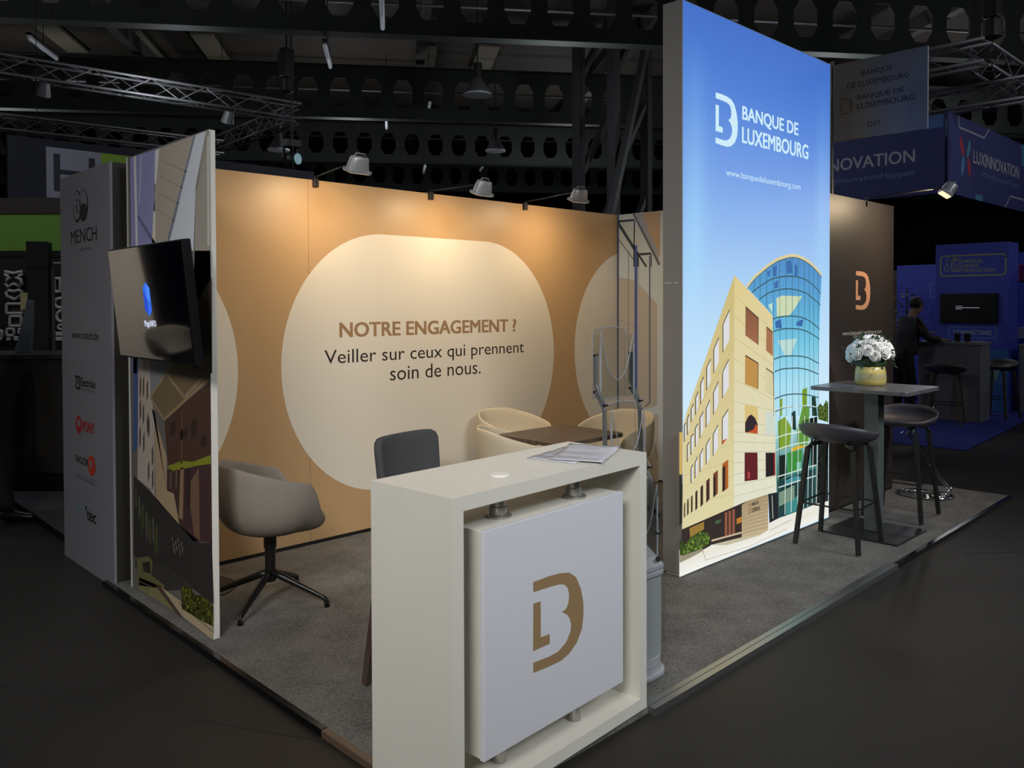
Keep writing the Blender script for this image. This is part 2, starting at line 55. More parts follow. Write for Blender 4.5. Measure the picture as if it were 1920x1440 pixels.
# ------------------------------------------------------------------ measured print outlines (metres on each board)
TOWER_ART=[(1,((205,185,120),(222,212,165)),[(0.58,1.836),(0.042,1.003),(0.016,0.941),(0.0,0.318),(0.577,0.348)]),(1,((222,203,140),(226,226,205)),[(0.58,1.836),(1.068,1.576),(1.103,0.887),(1.131,0.359),(0.751,0.362),(0.577,0.348)]),(2,'L.004',(196,184,130),[(0.581,1.706),(1.077,1.473)]),(2,'L.004',(196,184,130),[(0.581,1.573),(1.078,1.348)]),(2,'L.004',(196,184,130),[(0.582,1.436),(1.079,1.237)]),(2,'L.004',(196,184,130),[(0.582,1.303),(1.079,1.112)]),(2,'L.004',(196,184,130),[(0.582,1.17),(1.08,1.001)]),(2,'L.004',(190,190,160),[(0.575,1.029),(1.106,0.92)]),(2,'L.004',(190,190,160),[(0.575,0.904),(1.107,0.817)]),(2,'L.004',(190,190,160),[(0.576,0.836),(1.107,0.748)]),(2,'L.004',(190,190,160),[(0.576,0.771),(1.107,0.7)]),(2,'L.004',(190,190,160),[(0.576,0.706),(1.107,0.644)]),(2,'L.004',(190,190,160),[(0.576,0.634),(1.108,0.592)]),(2,'L.004',(190,190,160),[(0.576,0.561),(1.108,0.531)]),(2,'L.004',(190,190,160),[(0.577,0.488),(1.108,0.471)]),(2,'L.004',(190,190,160),[(0.577,0.419),(1.109,0.406)]),(2,'L.003',(205,198,160),[(0.819,1.595),(0.823,0.4)]),(2,'L.003',(205,198,160),[(0.959,1.529),(0.964,0.377)]),(2,'L.004',(185,170,110),[(0.576,1.677),(0.121,1.086)]),(2,'L.004',(185,170,110),[(0.577,1.388),(0.121,0.98)]),(2,'L.004',(200,190,140),[(0.575,0.973),(0.018,0.874)]),(2,'L.004',(200,190,140),[(0.576,0.892),(0.018,0.806)]),(2,'L.004',(200,190,140),[(0.576,0.763),(0.018,0.724)]),(2,'L.004',(200,190,140),[(0.576,0.65),(0.018,0.634)]),(2,'L.004',(200,190,140),[(0.577,0.553),(0.019,0.574)]),(2,'L.004',(200,190,140),[(0.577,0.439),(0.019,0.454)]),(3,((132,82,58),(160,104,72)),[(0.715,1.634),(0.879,1.557),(0.876,1.381),(0.713,1.449)]),(3,(166,112,78),[(0.984,1.498),(1.069,1.46),(1.073,1.297),(0.981,1.339)]),(3,(190,142,72),[(0.712,1.319),(0.877,1.258),(0.874,1.086),(0.709,1.133)]),(3,(214,206,160),[(0.982,1.219),(1.079,1.181),(1.088,1.021),(0.981,1.055)]),(3,(216,192,124),[(0.708,1.004),(0.875,0.966),(0.874,0.788),(0.709,0.815)]),(4,(42,30,38),[(0.712,0.878),(0.749,0.916),(0.789,0.927),(0.838,0.899),(0.872,0.854),(0.872,0.793),(0.712,0.818)]),(5,(190,78,34),[(0.822,0.826),(0.846,0.856),(0.872,0.841),(0.872,0.79),(0.734,0.814)]),(3,(206,216,202),[(0.981,0.936),(1.094,0.907),(1.102,0.753),(0.979,0.771)]),(3,(92,18,24),[(0.707,0.686),(0.871,0.665),(0.875,0.484),(0.707,0.497)]),(4,(170,60,60),[(0.743,0.553),(0.774,0.553),(0.775,0.507),(0.743,0.508)]),(3,(34,20,24),[(0.979,0.651),(1.107,0.634),(1.113,0.479),(0.98,0.484)]),(4,(120,24,24),[(1.081,0.636),(1.107,0.633),(1.112,0.479),(1.086,0.48)]),(4,'L.008',(60,45,30),[(0.715,1.634),(0.879,1.557)]),(4,'L.008',(60,45,30),[(0.984,1.498),(1.069,1.46)]),(4,'L.008',(60,45,30),[(0.712,1.319),(0.877,1.258)]),(4,'L.008',(60,45,30),[(0.982,1.219),(1.079,1.181)]),(4,'L.008',(60,45,30),[(0.879,1.557),(0.876,1.381)]),(4,'L.008',(60,45,30),[(0.877,1.258),(0.874,1.086)]),(4,'L.008',(60,45,30),[(1.079,1.181),(1.088,1.021)]),(3,(222,222,226),[(0.443,1.523),(0.519,1.615),(0.52,1.43),(0.443,1.349)]),(4,'L.01',(72,62,46),[(0.443,1.349),(0.443,1.523)]),(4,'L.008',(72,62,46),[(0.443,1.523),(0.519,1.615)]),(3,(222,222,226),[(0.338,1.373),(0.396,1.443),(0.397,1.292),(0.338,1.225)]),(4,'L.01',(72,62,46),[(0.338,1.225),(0.338,1.373)]),(4,'L.008',(72,62,46),[(0.338,1.373),(0.396,1.443)]),(3,(222,222,226),[(0.259,1.265),(0.304,1.314),(0.304,1.18),(0.259,1.125)]),(4,'L.01',(72,62,46),[(0.259,1.125),(0.259,1.265)]),(4,'L.008',(72,62,46),[(0.259,1.265),(0.304,1.314)]),(3,(222,222,226),[(0.193,1.169),(0.227,1.209),(0.228,1.086),(0.193,1.046)]),(4,'L.01',(72,62,46),[(0.193,1.046),(0.193,1.169)]),(4,'L.008',(72,62,46),[(0.193,1.169),(0.227,1.209)]),(3,(222,222,226),[(0.139,1.085),(0.169,1.125),(0.169,1.029),(0.139,0.986)]),(4,'L.01',(72,62,46),[(0.139,0.986),(0.139,1.085)]),(4,'L.008',(72,62,46),[(0.139,1.085),(0.169,1.125)]),(3,(222,222,226),[(0.092,1.025),(0.119,1.056),(0.119,0.98),(0.092,0.945)]),(4,'L.01',(72,62,46),[(0.092,0.945),(0.092,1.025)]),(4,'L.008',(72,62,46),[(0.092,1.025),(0.119,1.056)]),(3,(222,222,226),[(0.439,1.223),(0.513,1.303),(0.513,1.127),(0.439,1.061)]),(4,'L.01',(72,62,46),[(0.439,1.061),(0.439,1.223)]),(4,'L.008',(72,62,46),[(0.439,1.223),(0.513,1.303)]),(3,(222,222,226),[(0.335,1.104),(0.393,1.171),(0.393,1.033),(0.336,0.968)]),(4,'L.01',(72,62,46),[(0.336,0.968),(0.335,1.104)]),(4,'L.008',(72,62,46),[(0.335,1.104),(0.393,1.171)]),(3,(222,222,226),[(0.254,1.014),(0.297,1.064),(0.298,0.936),(0.254,0.898)]),(4,'L.01',(72,62,46),[(0.254,0.898),(0.254,1.014)]),(4,'L.008',(72,62,46),[(0.254,1.014),(0.297,1.064)]),(3,(222,222,226),[(0.186,0.962),(0.224,0.997),(0.224,0.882),(0.187,0.84)]),(4,'L.01',(72,62,46),[(0.187,0.84),(0.186,0.962)]),(4,'L.008',(72,62,46),[(0.186,0.962),(0.224,0.997)]),(3,(222,222,226),[(0.135,0.903),(0.165,0.93),(0.165,0.827),(0.135,0.792)]),(4,'L.01',(72,62,46),[(0.135,0.792),(0.135,0.903)]),(4,'L.008',(72,62,46),[(0.135,0.903),(0.165,0.93)]),(3,(222,222,226),[(0.089,0.858),(0.118,0.874),(0.118,0.787),(0.09,0.749)]),(4,'L.01',(72,62,46),[(0.09,0.749),(0.089,0.858)]),(4,'L.008',(72,62,46),[(0.089,0.858),(0.118,0.874)]),(3,(222,222,226),[(0.051,0.81),(0.071,0.83),(0.071,0.747),(0.051,0.712)]),(4,'L.01',(72,62,46),[(0.051,0.712),(0.051,0.81)]),(4,'L.008',(72,62,46),[(0.051,0.81),(0.071,0.83)]),(3,(222,222,226),[(0.437,0.934),(0.508,0.987),(0.508,0.799),(0.437,0.771)]),(4,'L.01',(72,62,46),[(0.437,0.771),(0.437,0.934)]),(4,'L.008',(72,62,46),[(0.437,0.934),(0.508,0.987)]),(3,(222,222,226),[(0.333,0.846),(0.389,0.899),(0.389,0.753),(0.333,0.713)]),(4,'L.01',(72,62,46),[(0.333,0.713),(0.333,0.846)]),(4,'L.008',(72,62,46),[(0.333,0.846),(0.389,0.899)]),(3,(222,222,226),[(0.254,0.785),(0.296,0.829),(0.297,0.703),(0.255,0.669)]),(4,'L.01',(72,62,46),[(0.255,0.669),(0.254,0.785)]),(4,'L.008',(72,62,46),[(0.254,0.785),(0.296,0.829)]),(3,(222,222,226),[(0.187,0.736),(0.221,0.774),(0.221,0.666),(0.187,0.632)]),(4,'L.01',(72,62,46),[(0.187,0.632),(0.187,0.736)]),(4,'L.008',(72,62,46),[(0.187,0.736),(0.221,0.774)]),(3,(222,222,226),[(0.133,0.697),(0.162,0.728),(0.162,0.636),(0.133,0.602)]),(4,'L.01',(72,62,46),[(0.133,0.602),(0.133,0.697)]),(4,'L.008',(72,62,46),[(0.133,0.697),(0.162,0.728)]),(3,(222,222,226),[(0.091,0.669),(0.111,0.689),(0.111,0.605),(0.091,0.578)]),(4,'L.01',(72,62,46),[(0.091,0.578),(0.091,0.669)]),(4,'L.008',(72,62,46),[(0.091,0.669),(0.111,0.689)]),(3,(222,222,226),[(0.051,0.968),(0.071,0.996),(0.071,0.913),(0.051,0.874)]),(4,'L.01',(72,62,46),[(0.051,0.874),(0.051,0.968)]),(4,'L.008',(72,62,46),[(0.051,0.968),(0.071,0.996)]),(3,(222,222,226),[(0.02,0.934),(0.039,0.947),(0.039,0.871),(0.02,0.836)]),(4,'L.01',(72,62,46),[(0.02,0.836),(0.02,0.934)]),(4,'L.008',(72,62,46),[(0.02,0.934),(0.039,0.947)]),(3,(176,92,30),[(0.438,0.648),(0.508,0.668),(0.509,0.486),(0.438,0.469)]),(4,(44,28,24),[(0.438,0.624),(0.473,0.636),(0.473,0.48),(0.438,0.469)]),(3,(120,66,34),[(0.334,0.6),(0.387,0.618),(0.387,0.47),(0.334,0.451)]),(4,(44,28,24),[(0.334,0.576),(0.36,0.588),(0.36,0.462),(0.334,0.451)]),(3,(84,40,30),[(0.256,0.568),(0.294,0.582),(0.294,0.45),(0.256,0.432)]),(4,(44,28,24),[(0.256,0.545),(0.275,0.558),(0.275,0.445),(0.256,0.432)]),(3,(60,34,28),[(0.193,0.539),(0.221,0.552),(0.222,0.431),(0.193,0.416)]),(4,(44,28,24),[(0.193,0.516),(0.207,0.529),(0.207,0.429),(0.193,0.416)]),(3,(50,40,26),[(0.137,0.518),(0.16,0.528),(0.16,0.418),(0.137,0.403)]),(4,(44,28,24),[(0.137,0.495),(0.148,0.508),(0.148,0.416),(0.137,0.403)]),(3,(70,62,40),[(0.091,0.498),(0.109,0.505),(0.109,0.408),(0.091,0.396)]),(4,(44,28,24),[(0.091,0.475),(0.1,0.489),(0.1,0.409),(0.091,0.396)]),(3,(110,104,70),[(0.049,0.486),(0.069,0.491),(0.069,0.4),(0.049,0.388)]),(4,(44,28,24),[(0.049,0.464),(0.059,0.477),(0.059,0.402),(0.049,0.388)]),(3,(120,116,80),[(0.016,0.469),(0.032,0.474),(0.032,0.391),(0.016,0.379)]),(4,(44,28,24),[(0.016,0.447),(0.024,0.46),(0.024,0.393),(0.016,0.379)]),(5,(196,92,40),[(0.437,0.795),(0.496,0.803),(0.44,0.769)]),(1,(204,170,96),[(-0.03,0.898),(0.01,0.893),(0.005,0.651),(-0.03,0.641)]),(2,(28,30,18),[(-0.03,0.652),(-0.01,0.638),(0.003,0.576),(0.0,0.359),(-0.029,0.343)]),(1,'G',None,[(0.73,1.764),(0.755,1.781),(0.79,1.805),(0.826,1.827),(0.858,1.844),(0.89,1.86),(0.924,1.875),(0.961,1.892),(1.001,1.909),(1.041,1.925),(1.079,1.939),(1.117,1.952),(1.162,1.963),(1.218,1.975),(1.281,1.986),(1.341,1.992),(1.394,1.992),(1.443,1.987),(1.49,1.98),(1.538,1.97),(1.583,1.957),(1.625,1.944),(1.662,1.93),(1.695,1.915),(1.725,1.901),(1.753,1.887),(1.778,1.873),(1.796,1.864),(1.771,1.642),(1.759,1.392),(1.749,0.825),(1.734,0.626),(1.707,0.179),(1.483,0.171),(1.251,0.172),(1.153,0.172),(1.131,0.359),(1.103,0.887),(1.068,1.576)]),(5,'L.022',(216,206,160),[(0.73,1.764),(0.735,1.767),(0.741,1.771),(0.748,1.775),(0.755,1.781),(0.763,1.786),(0.772,1.792),(0.781,1.799),(0.79,1.805),(0.799,1.81),(0.808,1.816),(0.817,1.822),(0.826,1.827),(0.834,1.832),(0.842,1.836),(0.85,1.84),(0.858,1.844),(0.866,1.848),(0.874,1.852),(0.882,1.856),(0.89,1.86),(0.898,1.863),(0.906,1.867),(0.915,1.871),(0.924,1.875),(0.933,1.879),(0.942,1.884),(0.952,1.888),(0.961,1.892),(0.971,1.896),(0.981,1.901),(0.991,1.905),(1.001,1.909),(1.011,1.913),(1.021,1.917),(1.031,1.921),(1.041,1.925),(1.051,1.929),(1.06,1.932),(1.07,1.936),(1.079,1.939),(1.088,1.942),(1.098,1.946),(1.107,1.949),(1.117,1.952),(1.128,1.955),(1.139,1.958),(1.15,1.961),(1.162,1.963),(1.175,1.966),(1.189,1.969),(1.203,1.972),(1.218,1.975),(1.233,1.978),(1.249,1.981),(1.265,1.983),(1.281,1.986),(1.296,1.988),(1.312,1.99),(1.327,1.991),(1.341,1.992),(1.355,1.993),(1.368,1.993),(1.381,1.992),(1.394,1.992),(1.406,1.991),(1.418,1.99),(1.431,1.989),(1.443,1.987),(1.455,1.986),(1.467,1.984),(1.478,1.982),(1.49,1.98),(1.502,1.978),(1.514,1.975),(1.526,1.973),(1.538,1.97),(1.549,1.967),(1.561,1.964),(1.572,1.961),(1.583,1.957),(1.594,1.954),(1.605,1.951),(1.615,1.947),(1.625,1.944),(1.635,1.94),(1.644,1.937),(1.653,1.933),(1.662,1.93),(1.671,1.926),(1.679,1.922),(1.687,1.919),(1.695,1.915),(1.703,1.911),(1.71,1.908),(1.717,1.904),(1.725,1.901),(1.732,1.897),(1.739,1.894),(1.746,1.89),(1.753,1.887),(1.76,1.883),(1.766,1.88),(1.773,1.876),(1.778,1.873),(1.784,1.87),(1.789,1.868),(1.793,1.865),(1.796,1.864)]),(5,'L.006',(70,84,80),[(0.731,1.751),(0.735,1.753),(0.741,1.758),(0.748,1.762),(0.755,1.767),(0.763,1.773),(0.772,1.779),(0.781,1.785),(0.79,1.791),(0.799,1.797),(0.808,1.803),(0.817,1.809),(0.826,1.814),(0.834,1.818),(0.842,1.823),(0.85,1.827),(0.858,1.831),(0.866,1.835),(0.874,1.839),(0.882,1.842),(0.89,1.846),(0.898,1.85),(0.906,1.854),(0.915,1.858),(0.924,1.862),(0.933,1.866),(0.942,1.87),(0.952,1.874),(0.961,1.879),(0.971,1.883),(0.981,1.887),(0.991,1.891),(1.001,1.896),(1.011,1.9),(1.021,1.904),(1.031,1.908),(1.041,1.911),(1.051,1.915),(1.06,1.919),(1.07,1.922),(1.079,1.925),(1.089,1.929),(1.098,1.932),(1.107,1.935),(1.117,1.938),(1.128,1.941),(1.139,1.944),(1.15,1.947),(1.162,1.95),(1.175,1.953),(1.189,1.956),(1.203,1.958),(1.218,1.961),(1.234,1.964),(1.249,1.967),(1.265,1.969),(1.281,1.972),(1.297,1.974),(1.312,1.976),(1.327,1.977),(1.341,1.978),(1.355,1.978),(1.368,1.979),(1.381,1.978),(1.394,1.978),(1.406,1.977),(1.418,1.976),(1.431,1.974),(1.443,1.973),(1.455,1.971),(1.467,1.97),(1.478,1.968),(1.49,1.966),(1.502,1.963),(1.514,1.961),(1.526,1.958),(1.538,1.955),(1.549,1.953),(1.561,1.949),(1.572,1.946),(1.584,1.943),(1.594,1.939),(1.605,1.936),(1.615,1.933),(1.625,1.929),(1.635,1.926),(1.644,1.922),(1.654,1.919),(1.662,1.915),(1.671,1.911),(1.679,1.908),(1.687,1.904),(1.695,1.9),(1.703,1.897),(1.71,1.893),(1.718,1.89),(1.725,1.886),(1.732,1.883),(1.739,1.879),(1.746,1.875),(1.753,1.872),(1.76,1.868),(1.766,1.865),(1.773,1.861),(1.778,1.858),(1.784,1.855),(1.789,1.853),(1.793,1.85),(1.796,1.849)]),(4,'L.008',(52,84,88),[(0.794,1.727),(0.816,1.737),(0.848,1.75),(0.886,1.765),(0.924,1.779),(0.962,1.792),(1.001,1.806),(1.045,1.818),(1.093,1.828),(1.151,1.836),(1.216,1.842),(1.282,1.845),(1.342,1.846),(1.394,1.845),(1.443,1.841),(1.487,1.835),(1.529,1.828),(1.568,1.819),(1.602,1.809),(1.634,1.797),(1.666,1.785),(1.699,1.77),(1.733,1.753),(1.762,1.737),(1.782,1.726)]),(4,'L.008',(52,84,88),[(0.883,1.678),(0.905,1.687),(0.935,1.7),(0.971,1.713),(1.008,1.725),(1.048,1.734),(1.092,1.741),(1.137,1.747),(1.181,1.752),(1.221,1.755),(1.261,1.757),(1.3,1.758),(1.342,1.756),(1.388,1.753),(1.437,1.748),(1.486,1.741),(1.53,1.733),(1.568,1.724),(1.603,1.712),(1.636,1.7),(1.666,1.688),(1.698,1.676),(1.729,1.663),(1.756,1.651),(1.775,1.642)]),(4,'L.008',(52,84,88),[(1.072,1.55),(1.093,1.553),(1.122,1.558),(1.158,1.562),(1.199,1.565),(1.248,1.567),(1.305,1.567),(1.364,1.566),(1.418,1.563),(1.464,1.558),(1.506,1.552),(1.547,1.544),(1.589,1.533),(1.637,1.518),(1.687,1.498),(1.732,1.479),(1.764,1.466)]),(4,'L.008',(52,84,88),[(1.078,1.464),(1.097,1.467),(1.125,1.471),(1.16,1.476),(1.2,1.479),(1.248,1.48),(1.305,1.48),(1.364,1.478),(1.418,1.475),(1.464,1.471),(1.507,1.464),(1.548,1.457),(1.59,1.447),(1.636,1.434),(1.686,1.418),(1.73,1.402),(1.761,1.392)]),(4,'L.008',(52,84,88),[(1.087,1.275),(1.105,1.278),(1.13,1.282),(1.162,1.286),(1.201,1.289),(1.249,1.289),(1.306,1.288),(1.365,1.286),(1.419,1.283),(1.466,1.279),(1.509,1.274),(1.55,1.268),(1.591,1.26),(1.636,1.248),(1.683,1.234),(1.725,1.22),(1.754,1.211)]),(4,'L.008',(52,84,88),[(1.096,1.189),(1.112,1.191),(1.135,1.195),(1.165,1.199),(1.201,1.202),(1.248,1.202),(1.306,1.201),(1.365,1.199),(1.42,1.197),(1.466,1.192),(1.51,1.187),(1.551,1.181),(1.592,1.173),(1.636,1.163),(1.681,1.151),(1.722,1.14),(1.75,1.132)]),(4,'L.008',(52,84,88),[(1.097,1.003),(1.121,1.007),(1.156,1.011),(1.196,1.016),(1.238,1.018),(1.281,1.019),(1.327,1.018),(1.375,1.016),(1.421,1.013),(1.465,1.009),(1.509,1.003),(1.551,0.997),(1.593,0.991),(1.636,0.983),(1.681,0.974),(1.72,0.966),(1.748,0.96)]),(4,'L.008',(52,84,88),[(1.106,0.916),(1.129,0.919),(1.161,0.924),(1.199,0.928),(1.238,0.931),(1.281,0.932),(1.327,0.931),(1.375,0.93),(1.421,0.928),(1.466,0.924),(1.509,0.919),(1.552,0.914),(1.593,0.908),(1.637,0.902),(1.681,0.896),(1.721,0.89),(1.748,0.885)]),(4,'L.008',(214,232,226),[(1.106,0.925),(1.128,0.927),(1.161,0.93),(1.199,0.933),(1.238,0.935),(1.281,0.934),(1.327,0.933),(1.375,0.93),(1.421,0.928),(1.466,0.925),(1.51,0.921),(1.553,0.917),(1.593,0.913),(1.634,0.907),(1.675,0.901),(1.711,0.895),(1.736,0.891)]),(4,'L.008',(214,232,226),[(1.116,0.734),(1.144,0.735),(1.186,0.738),(1.232,0.741),(1.275,0.742),(1.313,0.742),(1.349,0.741),(1.386,0.74),(1.423,0.739),(1.46,0.738),(1.498,0.737),(1.536,0.736),(1.575,0.733),(1.618,0.73),(1.663,0.726),(1.704,0.722),(1.733,0.719)]),(4,'L.008',(214,232,226),[(1.125,0.65),(1.152,0.652),(1.191,0.654),(1.235,0.657),(1.276,0.658),(1.313,0.659),(1.349,0.659),(1.386,0.659),(1.423,0.658),(1.461,0.657),(1.499,0.656),(1.537,0.654),(1.576,0.652),(1.618,0.649),(1.662,0.646),(1.702,0.643),(1.73,0.641)]),(4,'L.008',(214,232,226),[(1.134,0.464),(1.159,0.464),(1.195,0.464),(1.236,0.464),(1.277,0.464),(1.316,0.464),(1.358,0.465),(1.4,0.466),(1.443,0.467),(1.487,0.467),(1.533,0.468),(1.577,0.468),(1.616,0.468),(1.649,0.468),(1.678,0.467),(1.702,0.466),(1.719,0.465)]),(4,'L.008',(214,232,226),[(1.152,0.386),(1.174,0.387),(1.204,0.387),(1.24,0.388),(1.277,0.389),(1.316,0.389),(1.36,0.39),(1.403,0.39),(1.443,0.39),(1.479,0.39),(1.513,0.39),(1.545,0.389),(1.577,0.388),(1.614,0.388),(1.653,0.388),(1.687,0.387),(1.712,0.387)]),(4,'L.006',(52,92,100),[(0.826,1.814),(0.826,1.728)]),(4,'L.006',(52,92,100),[(0.899,1.851),(0.9,1.682)]),(4,'L.006',(52,92,100),[(0.987,1.89),(0.988,1.619)]),(4,'L.006',(52,92,100),[(1.075,1.924),(1.087,0.888)]),(4,'L.006',(52,92,100),[(1.162,1.95),(1.175,0.88)]),(4,'L.008',(60,90,80),[(1.171,0.88),(1.157,0.189)]),(4,'L.006',(52,92,100),[(1.251,1.967),(1.264,0.871)]),(4,'L.008',(222,236,232),[(1.26,0.871),(1.246,0.184)]),(4,'L.006',(52,92,100),[(1.341,1.978),(1.355,0.862)]),(4,'L.008',(222,236,232),[(1.351,0.863),(1.337,0.184)]),(4,'L.006',(52,92,100),[(1.434,1.974),(1.448,0.854)]),(4,'L.008',(222,236,232),[(1.444,0.854),(1.43,0.178)]),(4,'L.006',(52,92,100),[(1.523,1.959),(1.538,0.845)]),(4,'L.008',(222,236,232),[(1.534,0.845),(1.519,0.177)]),(4,'L.006',(52,92,100),[(1.596,1.939),(1.611,0.838)]),(4,'L.008',(222,236,232),[(1.607,0.838),(1.585,0.181)]),(4,'L.006',(52,92,100),[(1.665,1.914),(1.68,0.831)]),(4,'L.008',(222,236,232),[(1.677,0.832),(1.653,0.183)]),(4,'L.006',(52,92,100),[(1.735,1.881),(1.751,0.825)]),(4,'L.008',(222,236,232),[(1.747,0.825),(1.723,0.181)]),(2,(204,218,180),[(1.12,1.691),(1.198,1.709),(1.492,1.706),(1.38,1.617),(1.307,1.573),(1.129,1.566)]),(2,(196,224,208),[(1.008,1.644),(1.068,1.661),(1.063,1.593)]),(2,(188,220,214),[(1.138,1.402),(1.418,1.407),(1.327,1.292),(1.236,1.299)]),(2,(52,104,172),[(1.067,1.9),(1.127,1.919),(1.119,1.842),(1.076,1.841)]),(2,(52,104,172),[(1.26,1.945),(1.323,1.961),(1.351,1.873),(1.269,1.862)]),(2,(52,104,172),[(0.991,1.864),(1.041,1.883),(1.025,1.831)]),(2,(52,104,172),[(1.103,1.532),(1.182,1.548),(1.2,1.487),(1.112,1.485)]),(2,(52,104,172),[(1.418,1.527),(1.512,1.544),(1.493,1.49),(1.399,1.501)]),(2,(52,104,172),[(1.093,1.798),(1.145,1.816),(1.145,1.765),(1.093,1.755)]),(2,(52,104,172),[(1.378,1.936),(1.425,1.92),(1.416,1.848),(1.382,1.847)]),(2,(122,160,36),[(1.496,1.039),(1.573,1.047),(1.565,0.842),(1.501,0.849)]),(2,(130,168,50),[(1.167,0.993),(1.211,0.999),(1.203,0.877),(1.176,0.88)]),(2,(30,52,40),[(1.642,0.973),(1.701,0.978),(1.732,0.826),(1.653,0.834)]),(2,(126,160,48),[(1.141,0.844),(1.248,0.868),(1.339,0.779),(1.312,0.649),(1.16,0.642)]),(2,(96,150,60),[(1.497,0.907),(1.603,0.907),(1.615,0.64),(1.423,0.636),(1.419,0.753)]),(3,(24,44,40),[(1.338,0.886),(1.394,0.899),(1.407,0.754),(1.348,0.77)]),(2,(20,28,26),[(1.498,0.817),(1.733,0.822),(1.719,0.461),(1.636,0.463),(1.634,0.73),(1.498,0.735)]),(3,(216,176,40),[(1.331,0.634),(1.423,0.645),(1.595,0.626),(1.461,0.618),(1.34,0.609)]),(2,(22,34,28),[(1.16,0.607),(1.249,0.604),(1.277,0.451),(1.161,0.433)]),(2,(60,140,60),[(1.276,0.61),(1.499,0.609),(1.481,0.457),(1.286,0.463)]),(3,(120,190,170),[(1.414,0.525),(1.48,0.525),(1.481,0.457),(1.421,0.457)]),(3,(66,140,150),[(1.25,0.419),(1.387,0.435),(1.481,0.412),(1.472,0.386),(1.259,0.383)]),(2,(26,60,62),[(1.143,0.435),(1.705,0.444),(1.701,0.18),(1.483,0.174),(1.251,0.174),(1.157,0.176)]),(3,(62,136,136),[(1.26,0.259),(1.482,0.294),(1.479,0.177),(1.26,0.178)]),(3,'L.008',(150,176,150),[(1.161,0.345),(1.387,0.363)]),(3,'L.008',(150,176,150),[(1.161,0.333),(1.388,0.35)]),(3,'L.008',(150,176,150),[(1.162,0.321),(1.388,0.338)]),(3,'L.008',(150,176,150),[(1.162,0.309),(1.388,0.325)]),(3,'L.008',(150,176,150),[(1.162,0.297),(1.388,0.313)]),(3,'L.008',(150,176,150),[(1.162,0.284),(1.388,0.3)]),(3,'L.008',(150,176,150),[(1.162,0.272),(1.388,0.288)]),(3,'L.008',(150,176,150),[(1.162,0.26),(1.388,0.275)]),(2,(44,34,30),[(0.0,0.318),(0.751,0.364),(0.752,0.121),(0.316,0.16),(0.218,0.149),(-0.023,0.162)]),(3,(150,120,50),[(0.075,0.311),(0.232,0.321),(0.232,0.274),(0.082,0.253)]),(3,(60,90,60),[(0.359,0.305),(0.431,0.3),(0.416,0.279),(0.359,0.281)]),(3,'L.03',(142,84,60),[(0.483,0.334),(0.483,0.182)]),(3,'L.03',(142,84,60),[(0.527,0.336),(0.528,0.181)]),(3,'L.03',(142,84,60),[(0.573,0.338),(0.573,0.179)]),(3,(190,120,40),[(0.611,0.271),(0.67,0.273),(0.67,0.236),(0.611,0.234)]),(3,'L.012',(200,180,150),[(0.316,0.187),(0.673,0.169)]),(3,((170,150,112),(196,178,142)),[(0.673,0.35),(0.751,0.364),(1.014,0.365),(1.015,0.12),(0.898,0.107),(0.673,0.136)]),(4,'L.004',(150,132,100),[(0.673,0.342),(0.751,0.352),(1.014,0.354)]),(4,'L.004',(150,132,100),[(0.673,0.319),(0.751,0.328),(1.014,0.327)]),(4,'L.004',(150,132,100),[(0.673,0.296),(0.751,0.303),(1.015,0.3)]),(4,'L.004',(150,132,100),[(0.673,0.273),(0.752,0.279),(1.015,0.274)]),(4,'L.004',(150,132,100),[(0.673,0.25),(0.752,0.255),(1.015,0.247)]),(4,'L.004',(150,132,100),[(0.673,0.227),(0.752,0.231),(1.015,0.221)]),(4,'L.004',(150,132,100),[(0.673,0.204),(0.752,0.207),(1.015,0.194)]),(4,'L.004',(150,132,100),[(0.673,0.181),(0.752,0.183),(1.015,0.167)]),(4,'L.004',(150,132,100),[(0.673,0.158),(0.752,0.159),(1.015,0.141)]),(2,(26,32,36),[(1.014,0.365),(1.144,0.357),(1.162,0.175),(1.032,0.164)]),(3,'L.008',(200,206,190),[(1.066,0.348),(1.08,0.186)]),(1,(236,234,224),[(-0.029,0.04),(-0.029,0.201),(0.673,0.169),(1.145,0.191),(1.464,0.188),(1.916,0.191),(1.917,0.057)]),(3,((232,228,212),(244,244,240)),[(-0.029,0.04),(-0.029,0.122),(0.082,0.128),(0.218,0.141),(0.476,0.135),(0.673,0.138),(0.898,0.105),(1.032,0.113),(1.279,0.132),(1.618,0.134),(1.917,0.129),(1.917,0.057)]),(4,(196,188,160),[(0.302,0.163),(0.673,0.138),(0.898,0.105),(0.49,0.124)]),(4,'L.004',(150,140,110),[(0.218,0.149),(0.253,0.076)]),(4,'L.004',(170,160,130),[(1.032,0.113),(1.333,0.131)]),(4,'L.004',(190,182,160),[(0.246,0.081),(0.768,0.059),(1.279,0.079)]),(4,(150,142,118),[(-0.029,0.167),(0.218,0.161),(0.218,0.143),(0.082,0.13),(-0.027,0.124)]),(5,'BUSH',(96,126,44),[(-0.003,0.161),(0.01,0.215),(0.082,0.253),(0.177,0.269),(0.273,0.247),(0.305,0.202),(0.274,0.169),(0.204,0.16)]),(2,'BUSH',(92,116,50),[(1.743,0.802),(1.732,0.887),(1.782,0.915),(1.823,0.888),(1.875,0.931),(1.91,0.909),(1.912,0.762)]),(2,'DARK',(34,38,38),[(1.734,0.607),(1.912,0.662),(1.916,0.167),(1.707,0.179)]),(5,'BUSH',(60,84,30),[(-0.027,0.17),(-0.027,0.252),(0.01,0.253),(0.023,0.205),(-0.003,0.165)])]
